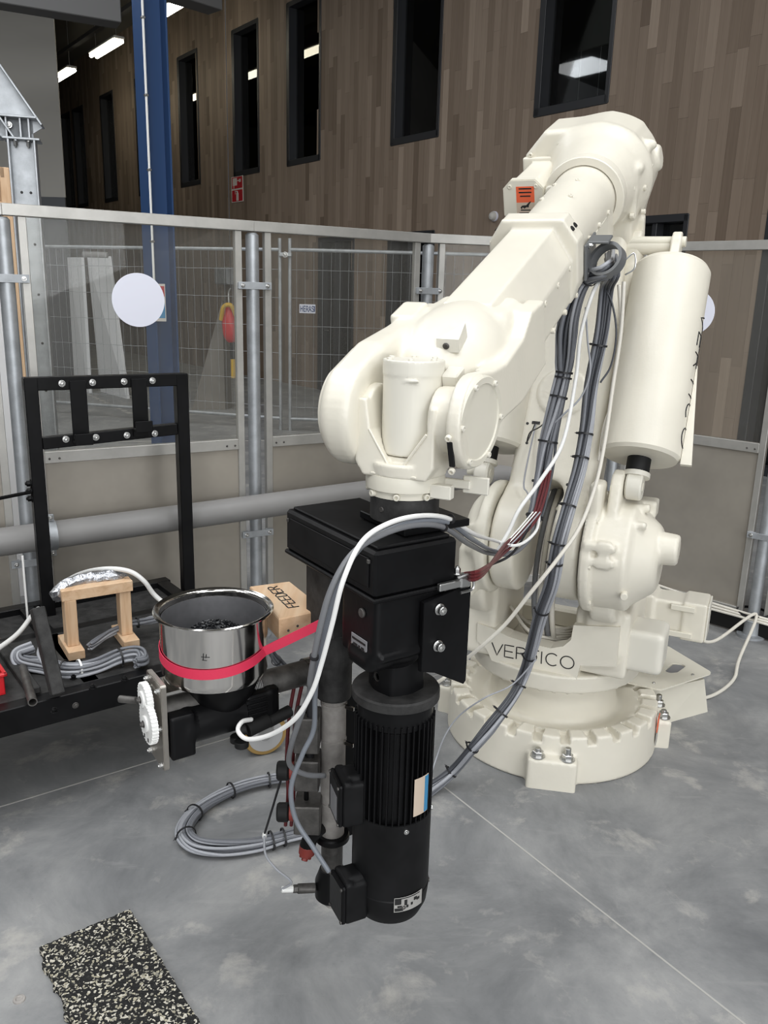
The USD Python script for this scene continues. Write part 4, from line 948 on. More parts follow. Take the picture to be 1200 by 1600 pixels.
# near gear reducer
gf_ = d_join(.02, d_box((.098, .075, 1.055), (.088, .068, .078), .012), d_cone((.098, .085, .955), (.098, .085, 1.02), .062, .075, .01))
gf_ = d_join(.012, gf_, d_box((.03, .06, .985), (.03, .045, .02), .015), d_box((.12, .01, 1.0), (.10, .012, .006), .004))
obj('reducer', casting(gf_, (-.03, -.02, .90), (.24, .16, 1.14), .006, lambda v: N0 + v[:, :1] * T1 + v[:, 1:2] * T2 + v[:, 2:] * Z_), 'black_paint', tool, True)
np_ = tb(.0075, .0095, .035, .095, .985, 1.03, 'label_grey', 'name_plate', .0005, label='worn metal name plate with dark blocks')
np_n = -T1
for b0, b1, z0, z1 in ((.04, .09, 1.019, 1.023), (.045, .055, 1.0, 1.012), (.06, .066, .995, 1.012), (.07, .085, 1.006, 1.012), (.075, .08, .99, 1.002), (.05, .07, .989, .994)): tb(.0065, .0078, b0, b1, z0, z1, 'letter_black', 'plate_print', 0, np_)
for b in (.039, .091): obj('rivet', caphead(TP(.0075, b, 1.008), -T1, .002, .0015), 'bolt_steel', np_)
obj('plug', cyl(TP(.01, .055, 1.085), TP(.004, .055, 1.085), .010, 16), 'dark_steel', tool)
# side plate with bolts and latch
obj('side_plate', prism([(.115, 1.105), (.238, 1.125), (.238, .905), (.232, .898), (.15, .945), (.115, .955)], TP(0, .004, 0), T1, Z_, .012, .001), 'black_paint', tool, False)
obj('side_plate_edge', obox(TP(.238, .03, 1.015), T1, T2, Z_, .010, .055, .225, .002), 'black_paint', tool, False)
for a, z in ((.155, 1.085), (.155, 1.005)): obj('bolt', [cyl(TP(a, -.008, z), TP(a, -.013, z), .0125, 18), caphead(TP(a, -.013, z), -T2, .0095, .011)], 'bolt_steel', tool)
lt = obj('latch', [obox(TP(.175, -.012, 1.133), T1, T2, Z_, .055, .012, .016, .002), obox(TP(.215, -.006, 1.135), T1, T2, Z_, .03, .028, .026, .004)], 'bolt_steel', tool, False)
obj('latch_lever', tube(spline([TP(.19, -.02, 1.148), TP(.215, -.022, 1.152), TP(.232, -.02, 1.14), TP(.232, -.02, 1.118), TP(.20, -.02, 1.115)]), .003, 6), 'bolt_steel', lt)
obj('latch_screw', hexbolt(TP(.205, .0, 1.148), Z_, .007, .014), 'bolt_steel', lt)
# motor below the reducer
mc = V(.036, 1.640, .03)
obj('neck', casting(d_cut(.003, d_join(.01, d_box((0, 0, .895), (.046, .046, .06), .012), d_cone((0, 0, .84), (0, 0, .95), .055)), d_cone((-.03, 0, .888), (-.09, 0, .888), .011)), (-.07, -.07, .83), (.07, .07, .96), .005, lambda v: mc + v[:, :1] * T1 + v[:, 1:2] * T2 + v[:, 2:] * Z_), 'black_paint', tool, 40)
obj('sleeve_ring', ring(mc - T1 * .047 + Z_ * .888, -T1, .0085, .012, .004, 20), 'dark_steel', tool)
obj('motor_flange', lathe(mc, Z_, [(.088, .832), (.095, .835), (.095, .853), (.092, .857), (.05, .859)], 56), 'dusty_black', tool, 25)
obj('motor_shield', lathe(mc, Z_, [(.07, .775), (.082, .785), (.084, .832)], 48), 'black_paint', tool, 25)
mb = obj('motor_body', lathe(mc, Z_, [(.076, .53), (.076, .80)], 48), 'black_paint', tool, 25)
for k in range(40):
    th = 2 * math.pi * k / 40; d = V(math.cos(th), math.sin(th), 0); e = np.cross(Z_, d)
    obj('cooling_fin', obox(mc + d * .0815 + Z_ * .668, d, e, Z_, .013, .0034, .262, .001), 'black_paint', mb, False)
cw = obj('fan_cowl', lathe(mc, Z_, [(.03, .290), (.055, .294), (.074, .308), (.0855, .334), (.0885, .362), (.0895, .372), (.0895, .375), (.088, .378), (.088, .566), (.084, .5665), (.084, .555)], 56), 'black_matt', tool, 25)
for ang in (-70, 5, 130): 
    d = V(math.cos(math.radians(ang)), math.sin(math.radians(ang)), 0)
    obj('cowl_screw', caphead(mc + d * .0875 + Z_ * .553, d, .006, .005), 'bolt_steel', cw); obj('cowl_screw', caphead(mc + d * .0885 + Z_ * .362, d, .005, .004), 'dark_steel', cw)
def wrap(th0, th1, z0, z1, r, n=12):
    """a label bent round the motor"""
    T = np.radians(np.linspace(th0, th1, n)); v = []
    for t in T:
        d = V(math.cos(t), math.sin(t), 0)
        v += [mc + d * r + Z_ * z0, mc + d * r + Z_ * z1, mc + d * (r + .0012) + Z_ * z1, mc + d * (r + .0012) + Z_ * z0]
    f = []
    for i in range(n - 1):
        for k in range(4):
            a, b, c, d = 4 * i + k, 4 * i + (k + 1) % 4, 4 * i + 4 + (k + 1) % 4, 4 * i + 4 + k; f += [(a, c, b), (a, d, c)]
    f += [(0, 1, 2), (0, 2, 3), (4 * n - 4, 4 * n - 2, 4 * n - 3), (4 * n - 4, 4 * n - 1, 4 * n - 2)]
    return trimesh.Trimesh(A(v), A(f), process=False)
cp = obj('cowl_label', wrap(-84, -38, .352, .388, .0898), 'plate_silver', tool, False, 'silver label with dark printed blocks')
for t0, t1, z0, z1 in ((-83, -74, .372, .386), (-83, -71, .355, .362), (-69, -65, .368, .381), (-83, -44, .3855, .387), (-54, -49, .373, .380), (-59, -56, .364, .370), (-49, -44, .370, .376), (-66, -63, .361, .367), (-79, -73, .364, .368)): obj('label_print', wrap(t0, t1, z0, z1, .0909, 5), 'letter_black', cp, False)
lw = obj('motor_label', wrap(-60, -33, .585, .675, .0885), 'tan_label', tool, False, 'pale label with a blue edge')
obj('blue_edge', wrap(-41, -33.5, .587, .673, .0894, 5), 'label_blue', lw, False)
# terminal box on the left of the motor
def tbox(c, w, h, dp, name, ang, lab=None):
    d = V(math.cos(math.radians(ang)), math.sin(math.radians(ang)), 0); e = np.cross(Z_, d)      # d: outwards
    f = d_join(.006, d_box((0, 0, 0), (dp / 2, w / 2, h / 2), .008), d_box((-dp * .2, 0, h * .5), (dp * .5, w * .35, h * .1), .012), d_box((dp * .30, 0, h * .48), (dp * .15, w * .48, h * .06), .006))
    g = obj(name, casting(f, (-dp, -w, -h), (dp, w, h), .005, lambda v: c + v[:, :1] * d + v[:, 1:2] * e + v[:, 2:] * Z_), 'black_matt', tool, True)
    obj('cover', obox(c + d * (dp / 2 + .003), d, e, Z_, .012, w * .98, h * .96, .004), 'black_paint', g, False)
    for y, z in ((-1, 1), (1, 1), (-1, -1), (1, -1)): obj('screw', caphead(c + d * (dp / 2 + .008) + e * y * w * .42 + Z_ * z * h * .42, d, .004, .003), 'dark_steel', g)
    if lab: obj('grey_label', obox(c + d * (dp / 2 + .0095) - Z_ * h * .1, d, e, Z_, .001, w * .62, h * .55, 0), 'label_grey', g, False, 'plain grey label')
    return g
tbox(mc + V(-.092, -.025, .600), .085, .105, .06, 'terminal_box', 198, True)
tbox(mc + V(-.088, -.05, .367), .075, .10, .055, 'lower_terminal_box', 206)

# progressive pump on the far end
pu = V(-.107, 1.798, 0)
pump = thing('dosing_pump', 'grey cement stained pump tube standing left of the black motor', 'pump', pu + Z_ * .4)
def pb_(prof, m, name, n=32): return obj(name, lathe(pu, Z_, prof, n), m, pump, 25)
obj('inlet_block', obox(TP(.10, .27, 1.04), T1, T2, Z_, .15, .12, .165, .008), 'dusty_black', pump, False)
pb_([(.045, .865), (.045, .96)], 'dusty_black', 'collar')
pb_([(.040, .775), (.042, .778), (.042, .87), (.04, .872)], 'dusty_black', 'inlet_chamber')
pb_([(.030, .40), (.030, .78)], 'cement_steel', 'stator_tube')
for z in (.755, .66, .49): 
    b = obj('clamp_band', ring(pu + Z_ * z, Z_, .0300, .0318, .006, 32), 'cement_steel', pump)
    obj('band_ear', obox(pu + unit(V(.8, -.6, 0)) * .047 + Z_ * (z + .005), unit(V(.8, -.6, 0)), unit(V(.6, .8, 0)), Z_, .03, .006, .010, .001), 'polished_steel', b, False)
pb_([(.040, .385), (.043, .388), (.043, .400), (.040, .404)], 'black_paint', 'lower_ring')
pb_([(.027, .30), (.027, .388)], 'dark_steel', 'outlet_tube')
pb_([(.036, .215), (.042, .222), (.042, .265), (.03, .30), (.027, .302)], 'black_paint', 'nozzle_body')
obj('nozzle_tip', lathe(pu, Z_, [(.014, .19), (.018, .195), (.018, .218)], 20), 'cement_steel', pump, 25)
fit = pu + V(-.040, -.02, .255); fd_ = unit(V(-.93, -.25, .12))
obj('hose_fitting', [cyl(fit, fit + fd_ * .045, .012, 16), hexbolt(fit + fd_ * .045, fd_, .010, .014, False)], 'dark_steel', pump)
obj('fitting_collar', cyl(fit + fd_ * .055, fit + fd_ * .085, .008, 16), 'white_plastic', pump)
def tline(x, y, Y=1.76): return aty(x, y, Y)
# bracket of blocks, tie rods and knobs beside the tube
for (x0, y0, x1, y1), nm in (((461, 1112, 500, 1168), 'bracket_block'), ((462, 1178, 500, 1226), 'bracket_block'), ((461, 1248, 502, 1293), 'bracket_block')):
    p, q = tline(x0, y0), tline(x1, y1); c = (p + q) / 2
    obj(nm, obox(c, X_, Y_, Z_, abs(q - p)[0], .07, abs(p[2] - q[2]) * .98, .003), 'dark_steel', pump, False)
for y in (1204, 1269):
    a, b = tline(433, y), tline(470, y); k = obj('knob', lathe(a, b - a, [(.020, 0), (.023, .004), (.023, .026), (.018, .030), (.012, .032)], 20), 'black_rubber', pump, 25)
    obj('knob_ring', cyl(a + unit(b - a) * .030, a + unit(b - a) * .042, .021, 20), 'red_dull', k); obj('spindle', cyl(a + unit(b - a) * .04, a + unit(b - a) * .07, .010, 12), 'dark_steel', k)
a, b = tline(496, 1300), tline(478, 1336); 
rc = obj('drain_arm', tube([tline(500, 1292), tline(486, 1306), tline(480, 1322)], .019, 14), 'black_paint', pump)
obj('red_cap', [cyl(tline(481, 1320), tline(479, 1333), .020, 18), hexbolt(tline(479, 1331), unit(V(-.2, -.6, -.75)), .015, .02, False)], 'red_dull', rc)
obj('tie_rod', tube([tline(480, 1090), tline(478, 1300)], .006, 8), 'black_paint', pump)
obj('back_plate', obox(pu + V(.035, .045, .57), T1, T2, Z_, .09, .012, .42, .003), 'black_paint', pump, False)

# ---------------------------------------------------------------- feeder: hopper on a screw tube driven by a small motor
FC = V(-.362, 1.690, 0)
def FP(a, b, z): return FC + T1 * a + T2 * b + Z_ * z
fe = thing('feeder', 'small black geared feeder motor with white cogs under the steel hopper', 'feeder', FP(0, 0, .8))
obj('screw_tube', cyl(FP(-.14, 0, .822), FP(.20, .0, .822), .026, 24), 'dark_steel', fe)
obj('outlet_pipe', cyl(FP(.10, 0, .822), FP(.255, 0, .822), .030, 24), 'dark_steel', fe)
for k in range(6): obj('thread', ring(FP(.082 + k * .004, 0, .822), T1, .026, .030, .0022, 24), 'bolt_steel', fe)
obj('clamp_band', ring(FP(.225, 0, .822), T1, .030, .034, .02, 24), 'polished_steel', fe)
ep = prism(Polygon([(-.042, -.055), (.042, -.055), (.042, .132), (-.042, .132)]).buffer(.006), FP(-.130, 0, .765) , -T2, Z_, -.012 if False else .012, .0015)
obj('end_plate', ep, 'brushed_steel', fe, False)
for b, z in ((-.036, .715), (.036, .715), (-.036, .80), (.036, .888), (-.036, .888)): obj('bolt', hexbolt(FP(-.142, b, z), -T1, .005, .008), 'bolt_steel', fe)
def gear(c, r, teeth, w):
    P = []
    for k in range(teeth):
        for q, rr in ((0, .93), (.25, .93), (.38, 1.0), (.62, 1.0), (.75, .93)): t = 2 * math.pi * (k + q) / teeth; P.append((r * rr * math.cos(t), r * rr * math.sin(t)))
    o = FP(c[0], c[1], c[2]); pl = Polygon(P)
    g = obj('cog', prism(pl, o, T2, Z_, -w, .0008), 'white_plastic', fe, False)
    obj('cog_hub', lathe(o - T1 * w, -T1, [(.018, 0), (.018, .004), (.015, .005)], 24), 'white_plastic', g); obj('cog_screw', hexbolt(o - T1 * (w + .005), -T1, .006, .006), 'dark_steel', g)
    for k in range(2): obj('cog_mark', obox(o - T1 * (w + .0004) + T2 * (.012 * (1 - 2 * k)) - Z_ * r * .72, T1, T2, Z_, .001, .005, .008, 0), 'letter_black', g, False)
gear((-.152, .004, .858), .036, 28, .014); gear((-.154, -.018, .812), .046, 34, .014)
obj('shaft_stub', cyl(FP(-.172, .03, .845), FP(-.20, .06, .843), .008, 14), 'dark_steel', fe)
mz = .784; mb_ = -.014
fm = obj('gear_head', casting(d_join(.006, d_box((-.100, mb_, mz - .006), (.027, .044, .050), .005), d_cone((-.09, mb_, mz), (-.056, mb_, mz), .046, .044, .004)), (-.16, -.08, .70), (-.04, .06, .86), .005, lambda v: FC + v[:, :1] * T1 + v[:, 1:2] * T2 + v[:, 2:] * Z_), 'black_paint', fe, 40)
obj('motor_body', lathe(FP(-.076, mb_, mz), T1, [(.042, 0), (.0445, .003), (.0445, .125), (.042, .128)], 32), 'black_paint', fe, 25)
eb = obj('end_block', casting(d_join(.006, d_box((.085, mb_, mz + .004), (.038, .040, .040), .008), d_box((.118, mb_, mz + .006), (.015, .036, .040), .006)), (.03, -.07, .70), (.15, .05, .87), .005, lambda v: FC + v[:, :1] * T1 + v[:, 1:2] * T2 + v[:, 2:] * Z_), 'black_paint', fe, 40)
for k in range(4): obj('rib', obox(FP(.075, mb_ - .040, mz + .035 - k * .012), T1, T2, Z_, .05, .006, .004, .001), 'black_paint', eb, False)
obj('vent_cap', cyl(FP(.062, mb_ - .01, mz + .044), FP(.062, mb_ - .01, mz + .062), .014, 20), 'black_rubber', eb)
obj('cable_gland', [cyl(FP(.045, -.062, mz - .03), FP(.10, -.055, mz - .025), .017, 18), cyl(FP(.060, -.055, mz - .03), FP(.068, -.055, mz - .025), .020, 8), cyl(FP(.028, -.055, mz - .03), FP(.045, -.062, mz - .025), .013, 18), cyl(FP(.10, -.055, mz - .03), FP(.16, -.05, mz - .02), .014, 14)], 'black_rubber', fe)
for b in (-.07, -.045): obj('knob', cyl(FP(.03, b + .005, mz - .05), FP(.03, b + .005, mz - .065), .016, 16), 'black_rubber', fe)
# bright steel cradle under the hopper
obj('cradle', prism([(-.145, .005), (-.06, .005), (-.03, -.05), (.06, -.05), (.095, .0), (.085, .0), (.055, -.042), (-.025, -.042), (-.055, .012), (-.145, .012)], FP(0, .04, .868), T1, Z_, .078, .0005), 'polished_steel', fe, False)
obj('throat', lathe(FP(.012, 0, 0), Z_, [(.05, .80), (.07, .83), (.085, .865), (.085, .875)], 32), 'black_paint', fe, 25)

# hopper
hc = FP(0.0, .0, 0); hc = V(-.366, 1.702, 0); HT, HB, HR = 1.024, .872, .1165
ho_ = thing('hopper', 'polished stainless steel pot hopper with a rolled rim holding black granules', 'hopper', hc + Z_ * HB)
obj('pot', lathe(hc, Z_, [(.0, HB), (HR - .018, HB), (HR - .004, HB + .006), (HR, HB + .02), (HR, HT - .004), (HR + .008, HT - .002), (HR + .0125, HT), (HR + .0135, HT + .003), (HR + .011, HT + .0055), (HR + .002, HT + .003), (HR - .002, HT - .002), (HR - .002, HB + .02), (HR - .006, HB + .008), (0, HB + .005)], 72), 'polished_steel', ho_, 40)
obj('inner_wall', lathe(hc, Z_, [(HR - .0035, HB + .012), (HR - .0032, HT - .012), (HR - .0038, HT - .012), (HR - .0045, HB + .013)], 56), 'dull_steel', ho_, 40)
def pot_bend(x, y):
    th = math.radians(-88) + x / HR; return hc + V(math.cos(th), math.sin(th), 0) * (HR + .0003) + Z_ * (HB + .088 + y)
obj('scribble', [tube([pot_bend(*p) for p in L], .0009, 4) for L in ([(-.008, .004), (.010, .003)], [(-.003, .012), (-.004, -.004)], [(-.006, -.003), (.004, -.004)], [(.003, .010), (.002, .002)])], 'letter_black', ho_)
rg = np.random.default_rng(5); ch = []
for k in range(900):
    r, th = .060 * math.sqrt(rg.uniform()), rg.uniform(0, 6.283); z = HB + .116 - (r / .05) ** 2 * .016 + rg.uniform(-.004, .004)
    e = unit(rg.normal(size=3)); ex, ey, ez = frame(e); ch.append(obox(hc + V(r * math.cos(th) + .0, r * math.sin(th), z), ex, ey, ez, rg.uniform(.006, .012), rg.uniform(.004, .007), .003, 0))
cm = obj('granules', [lathe(hc, Z_, [(.110, HB + .012), (.111, HB + .03), (.080, HB + .066), (.055, HB + .092), (.03, HB + .108), (0, HB + .113)], 32)] + ch, 'chips', None, False, 'glossy black granules heaped in the steel hopper', 'granules', kind='stuff')

# wooden spacer with lettering
bt = [V(-.324, 1.924, 0), V(-.232, 1.969, 0), V(-.130, 1.786, 0), V(-.226, 1.718, 0)]
wc = sum(bt) / 4; bd = unit((bt[2] - bt[1]) + (bt[3] - bt[0])); be = np.cross(Z_, bd)
wbk = thing('wooden_block', 'pine block marked FEEDER wedged between the hopper and pump', 'wooden block', wc + Z_ * .97)
obj('block', trimesh.convex.convex_hull(A([p + (wc - p) * k + Z_ * z for p in bt for k, z in ((.03, .9985), (0, .9955), (0, .949), (.03, .946))])), 'pine_flat', wbk, False)
tx = unit(-bd * .96 + be * .0)
obj('lettering', stroke_text('FEEDER', wc + Z_ * .9988 + bd * .064 + be * .010, -bd, -be, .026, .0032, .92), 'letter_black', wbk, True, 'hand-written FEEDER')
for k in range(4): obj('hole', cyl((bt[2] * (.2 + .2 * k) + bt[3] * (.8 - .2 * k)) - bd * .002 + Z_ * (.966 + .006 * (k % 2)), (bt[2] * (.2 + .2 * k) + bt[3] * (.8 - .2 * k)) + bd * .001 + Z_ * (.966 + .006 * (k % 2)), .003, 8, 0), 'dark_steel', wbk)
# red strap round the hopper, tied back to the pump
sp = []
for t in np.radians(np.linspace(110, 345, 40)): sp.append(hc + V(math.cos(t), math.sin(t), 0) * (HR + .0016) + Z_ * (HB + .070 - .018 * math.sin(min(1, max(0, (t - math.radians(180)) / math.radians(165))) * math.pi)))
q0 = TP(.03, .214, 1.012); sp += [sp[-1] + (q0 - sp[-1]) * k for k in (.2, .4, .6, .8, 1.0)]
def ribbon(P, w, th=.0016):
    P = A(P); v, f = [], []
    for i, p in enumerate(P):
        d = unit(P[min(i + 1, len(P) - 1)] - P[max(i - 1, 0)]); n = unit(np.cross(d, Z_)); up = np.cross(n, d)
        v += [p - up * w / 2, p + up * w / 2, p + up * w / 2 + n * th, p - up * w / 2 + n * th]
    for i in range(len(P) - 1):
        for k in range(4): a, b, c, d = 4 * i + k, 4 * i + (k + 1) % 4, 4 * i + 4 + (k + 1) % 4, 4 * i + 4 + k; f += [(a, b, c), (a, c, d)]
    f += [(0, 2, 1), (0, 3, 2)]; m = 4 * len(P) - 4; f += [(m, m + 1, m + 2), (m, m + 2, m + 3)]
    return trimesh.Trimesh(A(v), A(f), process=False)
obj('lashing_strap', ribbon(sp, .022), 'strap_red', None, 40, 'bright red lashing strap tied round the steel hopper', 'strap')
# ---------------------------------------------------------------- black trolley with its upright frame
DZ = .43; KS = (1.7 - DZ) / 1.4
CD = unit(V(.845, .535, 0)); CN = unit(V(-.535, .845, 0)); CA = atz(75, 950, DZ) * A([1, 1, 0])     # along the frame, away from camera, foot of the left upright
tr = thing('steel_trolley', 'black steel trolley on castors with a tall open frame', 'trolley', CA + CD * .3 - CN * .5)
UW = .645 * KS
def ZK(z): return 1.7 - (1.7 - z) * KS
def bar(a, b, w, h, name, m='black_paint', ch=.003, up=Z_, par=None):
    a, b = A(a, float), A(b, float); d = unit(b - a); s = unit(np.cross(up, d)); u = np.cross(d, s)
    return obj(name, obox((a + b) / 2, d, s, u, np.linalg.norm(b - a), w, h, ch), m, par or tr, False)
def CP(a, b, z): return CA + CD * a + CN * b + Z_ * z
for a in (0, UW): bar(CP(a, 0, DZ - .05), CP(a, 0, ZK(1.325)), .05, .05, 'upright', up=CN)
bar(CP(-.025, 0, ZK(1.298)), CP(UW + .025, 0, ZK(1.298)), .046, .05, 'top_bar'); bar(CP(.025, 0, ZK(1.045)), CP(UW - .025, 0, ZK(1.072)), .04, .046, 'cross_bar')
for a, zb in ((.185 * KS, ZK(1.05)), (.445 * KS, ZK(1.09))):
    pl_ = obj('hanger_plate', [obox(CP(a, -.031, ZK(1.18)), CD, CN, Z_, .062, .008, .235, .002), obox(CP(a, -.054, zb), CD, CN, Z_, .068, .045, .008, .002), obox(CP(a, -.077, zb + .012), CD, CN, Z_, .068, .008, .045, .002)], 'black_paint', tr, False)
    for e in (-.057, .057):
        for z in (1.298, 1.06): obj('bolt', [hexbolt(CP(a + e, -.024, ZK(z)), -CN, .010, .015)], 'bolt_steel', pl_)
# deck: near and far beams, cross members, floor sheet
NB = atz(243, 1050, DZ) * A([1, 1, 0]); NA = atz(0, 1112, DZ) * A([1, 1, 0]); ND = unit(NB - NA); NN = np.cross(Z_, ND)
def DP(a, b, z): return NB + ND * a * KS + NN * b * KS + Z_ * z
bar(DP(-1.1, .03, DZ - .045), DP(.46, .03, DZ - .045), .055, .09, 'near_beam')
bar(DP(-1.1, .60, DZ - .045), DP(.46, .60, DZ - .045), .055, .09, 'middle_beam'); bar(DP(-1.1, .97, DZ - .045), DP(.46, .97, DZ - .045), .055, .09, 'far_beam')
for a in (-.22, .42, -1.0): bar(DP(a, .06, DZ - .041), DP(a, .95, DZ - .041), .055, .08, 'cross_member')
obj('deck_sheet', obox(DP(-.32, .30, DZ - .004), ND, NN, Z_, 1.36, .51, .006, .001), 'dusty_black', tr, False)
obj('deck_sheet', obox(DP(-.32, .80, DZ - .03), ND, NN, Z_, 1.36, .29, .006, .001), 'dusty_black', tr, False)
bar(atz(58, 950, DZ + .27), atz(90, 1085, DZ + .02), .04, .04, 'brace', 'dusty_black')
bar(DP(-.42, .06, DZ + .013), DP(-.42, .55, DZ + .013), .04, .023, 'flat_bar', 'dusty_black')
q0, q1 = atz(51, 1097, DZ + .018), atz(36, 1045, DZ + .018)
obj('pipe_stub', [ring(q0, q1 - q0, .011, .0145, .27, 20)], 'dark_steel', tr)
for x, y in ((145, 1075), (195, 1062), (85, 1112), (115, 1060)): q = atz(x, y, DZ); obj('bolt', hexbolt(q, Z_, .009, .011), 'black_paint', tr)
for a in (-.62, -.30, -.05): obj('bolt', hexbolt(DP(a, .0, DZ - .045), -NN, .008, .008), 'dark_steel', tr)
rz = ZK(.842)
obj('side_rod', tube([CP(-.03, -.02, rz), CP(-.75, -.35, rz)], .007, 8), 'black_paint', tr)
for z in (.03, 0, -.03): obj('rod_nut', hexbolt(CP(-.025, 0, rz + z), -CD, .012, .017), 'black_paint', tr)
def castor(c, ang):
    d = V(math.cos(math.radians(ang)), math.sin(math.radians(ang)), 0); e = np.cross(Z_, d); R = .085
    p = obj('castor', [obox(c + Z_ * .255, d, e, Z_, .10, .085, .008, .002), cyl(c + Z_ * .255, c + Z_ * .338, .03, 20), obox(c + e * .032 + Z_ * .17, d, e, Z_, .055, .004, .17, .001), obox(c - e * .032 + Z_ * .17, d, e, Z_, .055, .004, .17, .001)], 'bolt_steel', tr, False)
    obj('tread', lathe(c - e * .02 + Z_ * R, e, [(R - .016, 0), (R - .004, .001), (R, .008), (R, .032), (R - .004, .039), (R - .016, .04)], 36), 'tan_tread', p, 25)
    obj('wheel_hub', lathe(c - e * .0215 + Z_ * R, e, [(R - .018, 0), (R - .02, .003), (.03, .006), (.02, -.004), (.012, -.006), (.012, .049), (.02, .047), (R - .018, .043)], 32), 'wheel_grey', p, 25)
    obj('axle', hexbolt(c - e * .028 + Z_ * R, -e, .010, .012), 'bolt_steel', p)
castor(atz(413, 1176, 0), 25)
castor(V(*DP(-1.0, .10, 0)), 40); castor(V(*DP(-1.0, .9, 0)), 40); castor(V(*DP(.38, .9, 0)), 40)

# pine trestle with foil-wrapped top
s0, s1 = atz(121, 1031, DZ), atz(207, 1014, DZ)
sd = unit(s1 - s0); sn = np.cross(Z_, sd)
ws = thing('pine_trestle', 'small pine trestle with two feet standing on the black trolley', 'trestle', (s0 + s1) / 2)
Lb = np.linalg.norm(s1 - s0)
for a in (0, Lb):
    b0 = s0 + sd * a
    obj('foot', obox(b0 + sn * .09 + Z_ * .016, sd, sn, Z_, .056, .18, .033, .002), 'pine_flat', ws, False)
    obj('leg', obox(b0 + sn * (.077 if a == 0 else .086) + Z_ * .118, sd, sn, Z_, .04, .056, .171, .002), 'pine', ws, False)
obj('beam', obox((s0 + s1) / 2 + sn * .077 + Z_ * .2225, sd, sn, Z_, Lb + .054, .056, .04, .002), 'pine_flat', ws, False)
bb = (s0 + s1) / 2 + sn * .105 + Z_ * .238
fp_ = [bb + sd * x + Z_ * z + sn * y for x, y, z in ((-Lb * .72, -.02, -.022), (-Lb * .5, .0, .004), (-Lb * .2, .01, .012), (Lb * .15, .005, .012), (Lb * .42, 0, .010), (Lb * .5, .02, -.01))]
ff = tube(spline(fp_, 8), .024, 14); vv = A(ff.vertices)
import meshkit
vv += (meshkit.fbm(vv * 60, 3)[:, None] - .5) * .022 * A([1, 1, 1]); ff.vertices = vv
obj('foil_roll', ff, 'foil', None, False, 'crumpled silver foil lying along the back of the trestle', 'foil')

# red bin with brush
q = atz(-4, 1088, DZ)
rb_ = thing('red_bin', 'red plastic storage bin cut by the left picture edge', 'bin', q)
rx, ry = ND, NN; w, l, h = .12, .17, .075
c = q - rx * .035 + ry * .085
rbp = [obox(c + Z_ * .004, rx, ry, Z_, w, l, .006, .002)]
for sgn in (-1, 1): rbp.append(obox(c + rx * sgn * (w / 2 - .002) + Z_ * h / 2, rx, ry, Z_, .004, l, h, .001)); rbp.append(obox(c + ry * sgn * (l / 2 - .002) + Z_ * h / 2, rx, ry, Z_, w, .004, h, .001))
obj('tray', rbp, 'red_plastic', rb_, False)
obj('rim', [obox(c + rx * sgn * (w / 2 + .003) + Z_ * (h - .006), rx, ry, Z_, .012, l + .018, .012, .003) for sgn in (-1, 1)] + [obox(c + ry * sgn * (l / 2 + .003) + Z_ * (h - .006), rx, ry, Z_, w + .018, .012, .012, .003) for sgn in (-1, 1)], 'red_plastic', rb_, False)
obj('scrap', [obox(c + rx * random.uniform(-.045, .045) + ry * random.uniform(-.07, .07) + Z_ * random.uniform(.02, .045), *frame(V(random.random(), random.random(), 1)), .03, .02, .012, .002) for _ in range(16)], 'dark_steel', rb_, False)
q = c + ry * .11 + Z_ * .10
br_ = thing('hand_brush', 'brown bristle hand brush lying behind the red bin', 'brush', q)
rg = np.random.default_rng(9); bs = []
for k in range(240):
    o = q + V(rg.uniform(-.06, .03), rg.uniform(-.03, .03), rg.uniform(-.02, .01)); d = unit(V(.8, .3, -.1) + rg.normal(size=3) * .28)
    bs.append(tube([o, o + d * rg.uniform(.04, .075)], .0013, 4))
obj('bristles', bs, 'bristle', br_, False, kind='stuff')
obj('handle', tube([q - V(.03, .01, -.01), q - V(.20, .06, .02)], [.028, .018], 10), 'pine', br_)

# ---------------------------------------------------------------- cables
def bundle(t, P, n, R, rads, mats, seed, ties=(), twist=.6, sub=8, tie_m='cable_black', spread=None, flat=1.0):
    """n cables wandering inside a bundle; every cable a part, every tie a part"""
    rg = np.random.default_rng(seed); Q = spline(P, sub); T, N, B = frames(Q); m = len(Q); sp_ = np.interp(np.linspace(0, 1, m), *spread) if spread else np.ones(m)
    for k in range(n):
        r0 = R * math.sqrt((k + .4) / n); th = k * 2.4 + rg.uniform(-.2, .2); ph = rg.uniform(0, 6.28, 2)
        u = np.linspace(0, 1, m); a = th + twist * u * 3 + .35 * np.sin(u * 9 + ph[0]); r = r0 * sp_ * (1 + .12 * np.sin(u * 14 + ph[1]))
        ctr = Q + N * (r * np.cos(a))[:, None] + B * (r * np.sin(a))[:, None] * flat
        obj('cable', tube(ctr, rads[k % len(rads)], 7), mats[k % len(mats)], t, True)
    for f in ties:
        i = int(round(f * (m - 1))); rr = .9 * R * sp_[i] + max(rads) + .001
        tt = obj('cable_tie', ring(Q[i] - T[i] * .003, T[i], rr - .0015, rr + .0012, .006, 20), tie_m, t)
        obj('tie_head', obox(Q[i] + N[i] * (rr + .002), *frame(T[i]), .007, .007, .007, .001), tie_m, t, False); obj('tie_tail', tube([Q[i] + N[i] * (rr + .003), Q[i] + N[i] * (rr + .010) + B[i] * .004], .0013, 4), tie_m, t)
def gp(x, y, s, t=None):      # on the robot plane s, pixel for aiming
    return on(x, y, RL(s, 0, 0), RU)
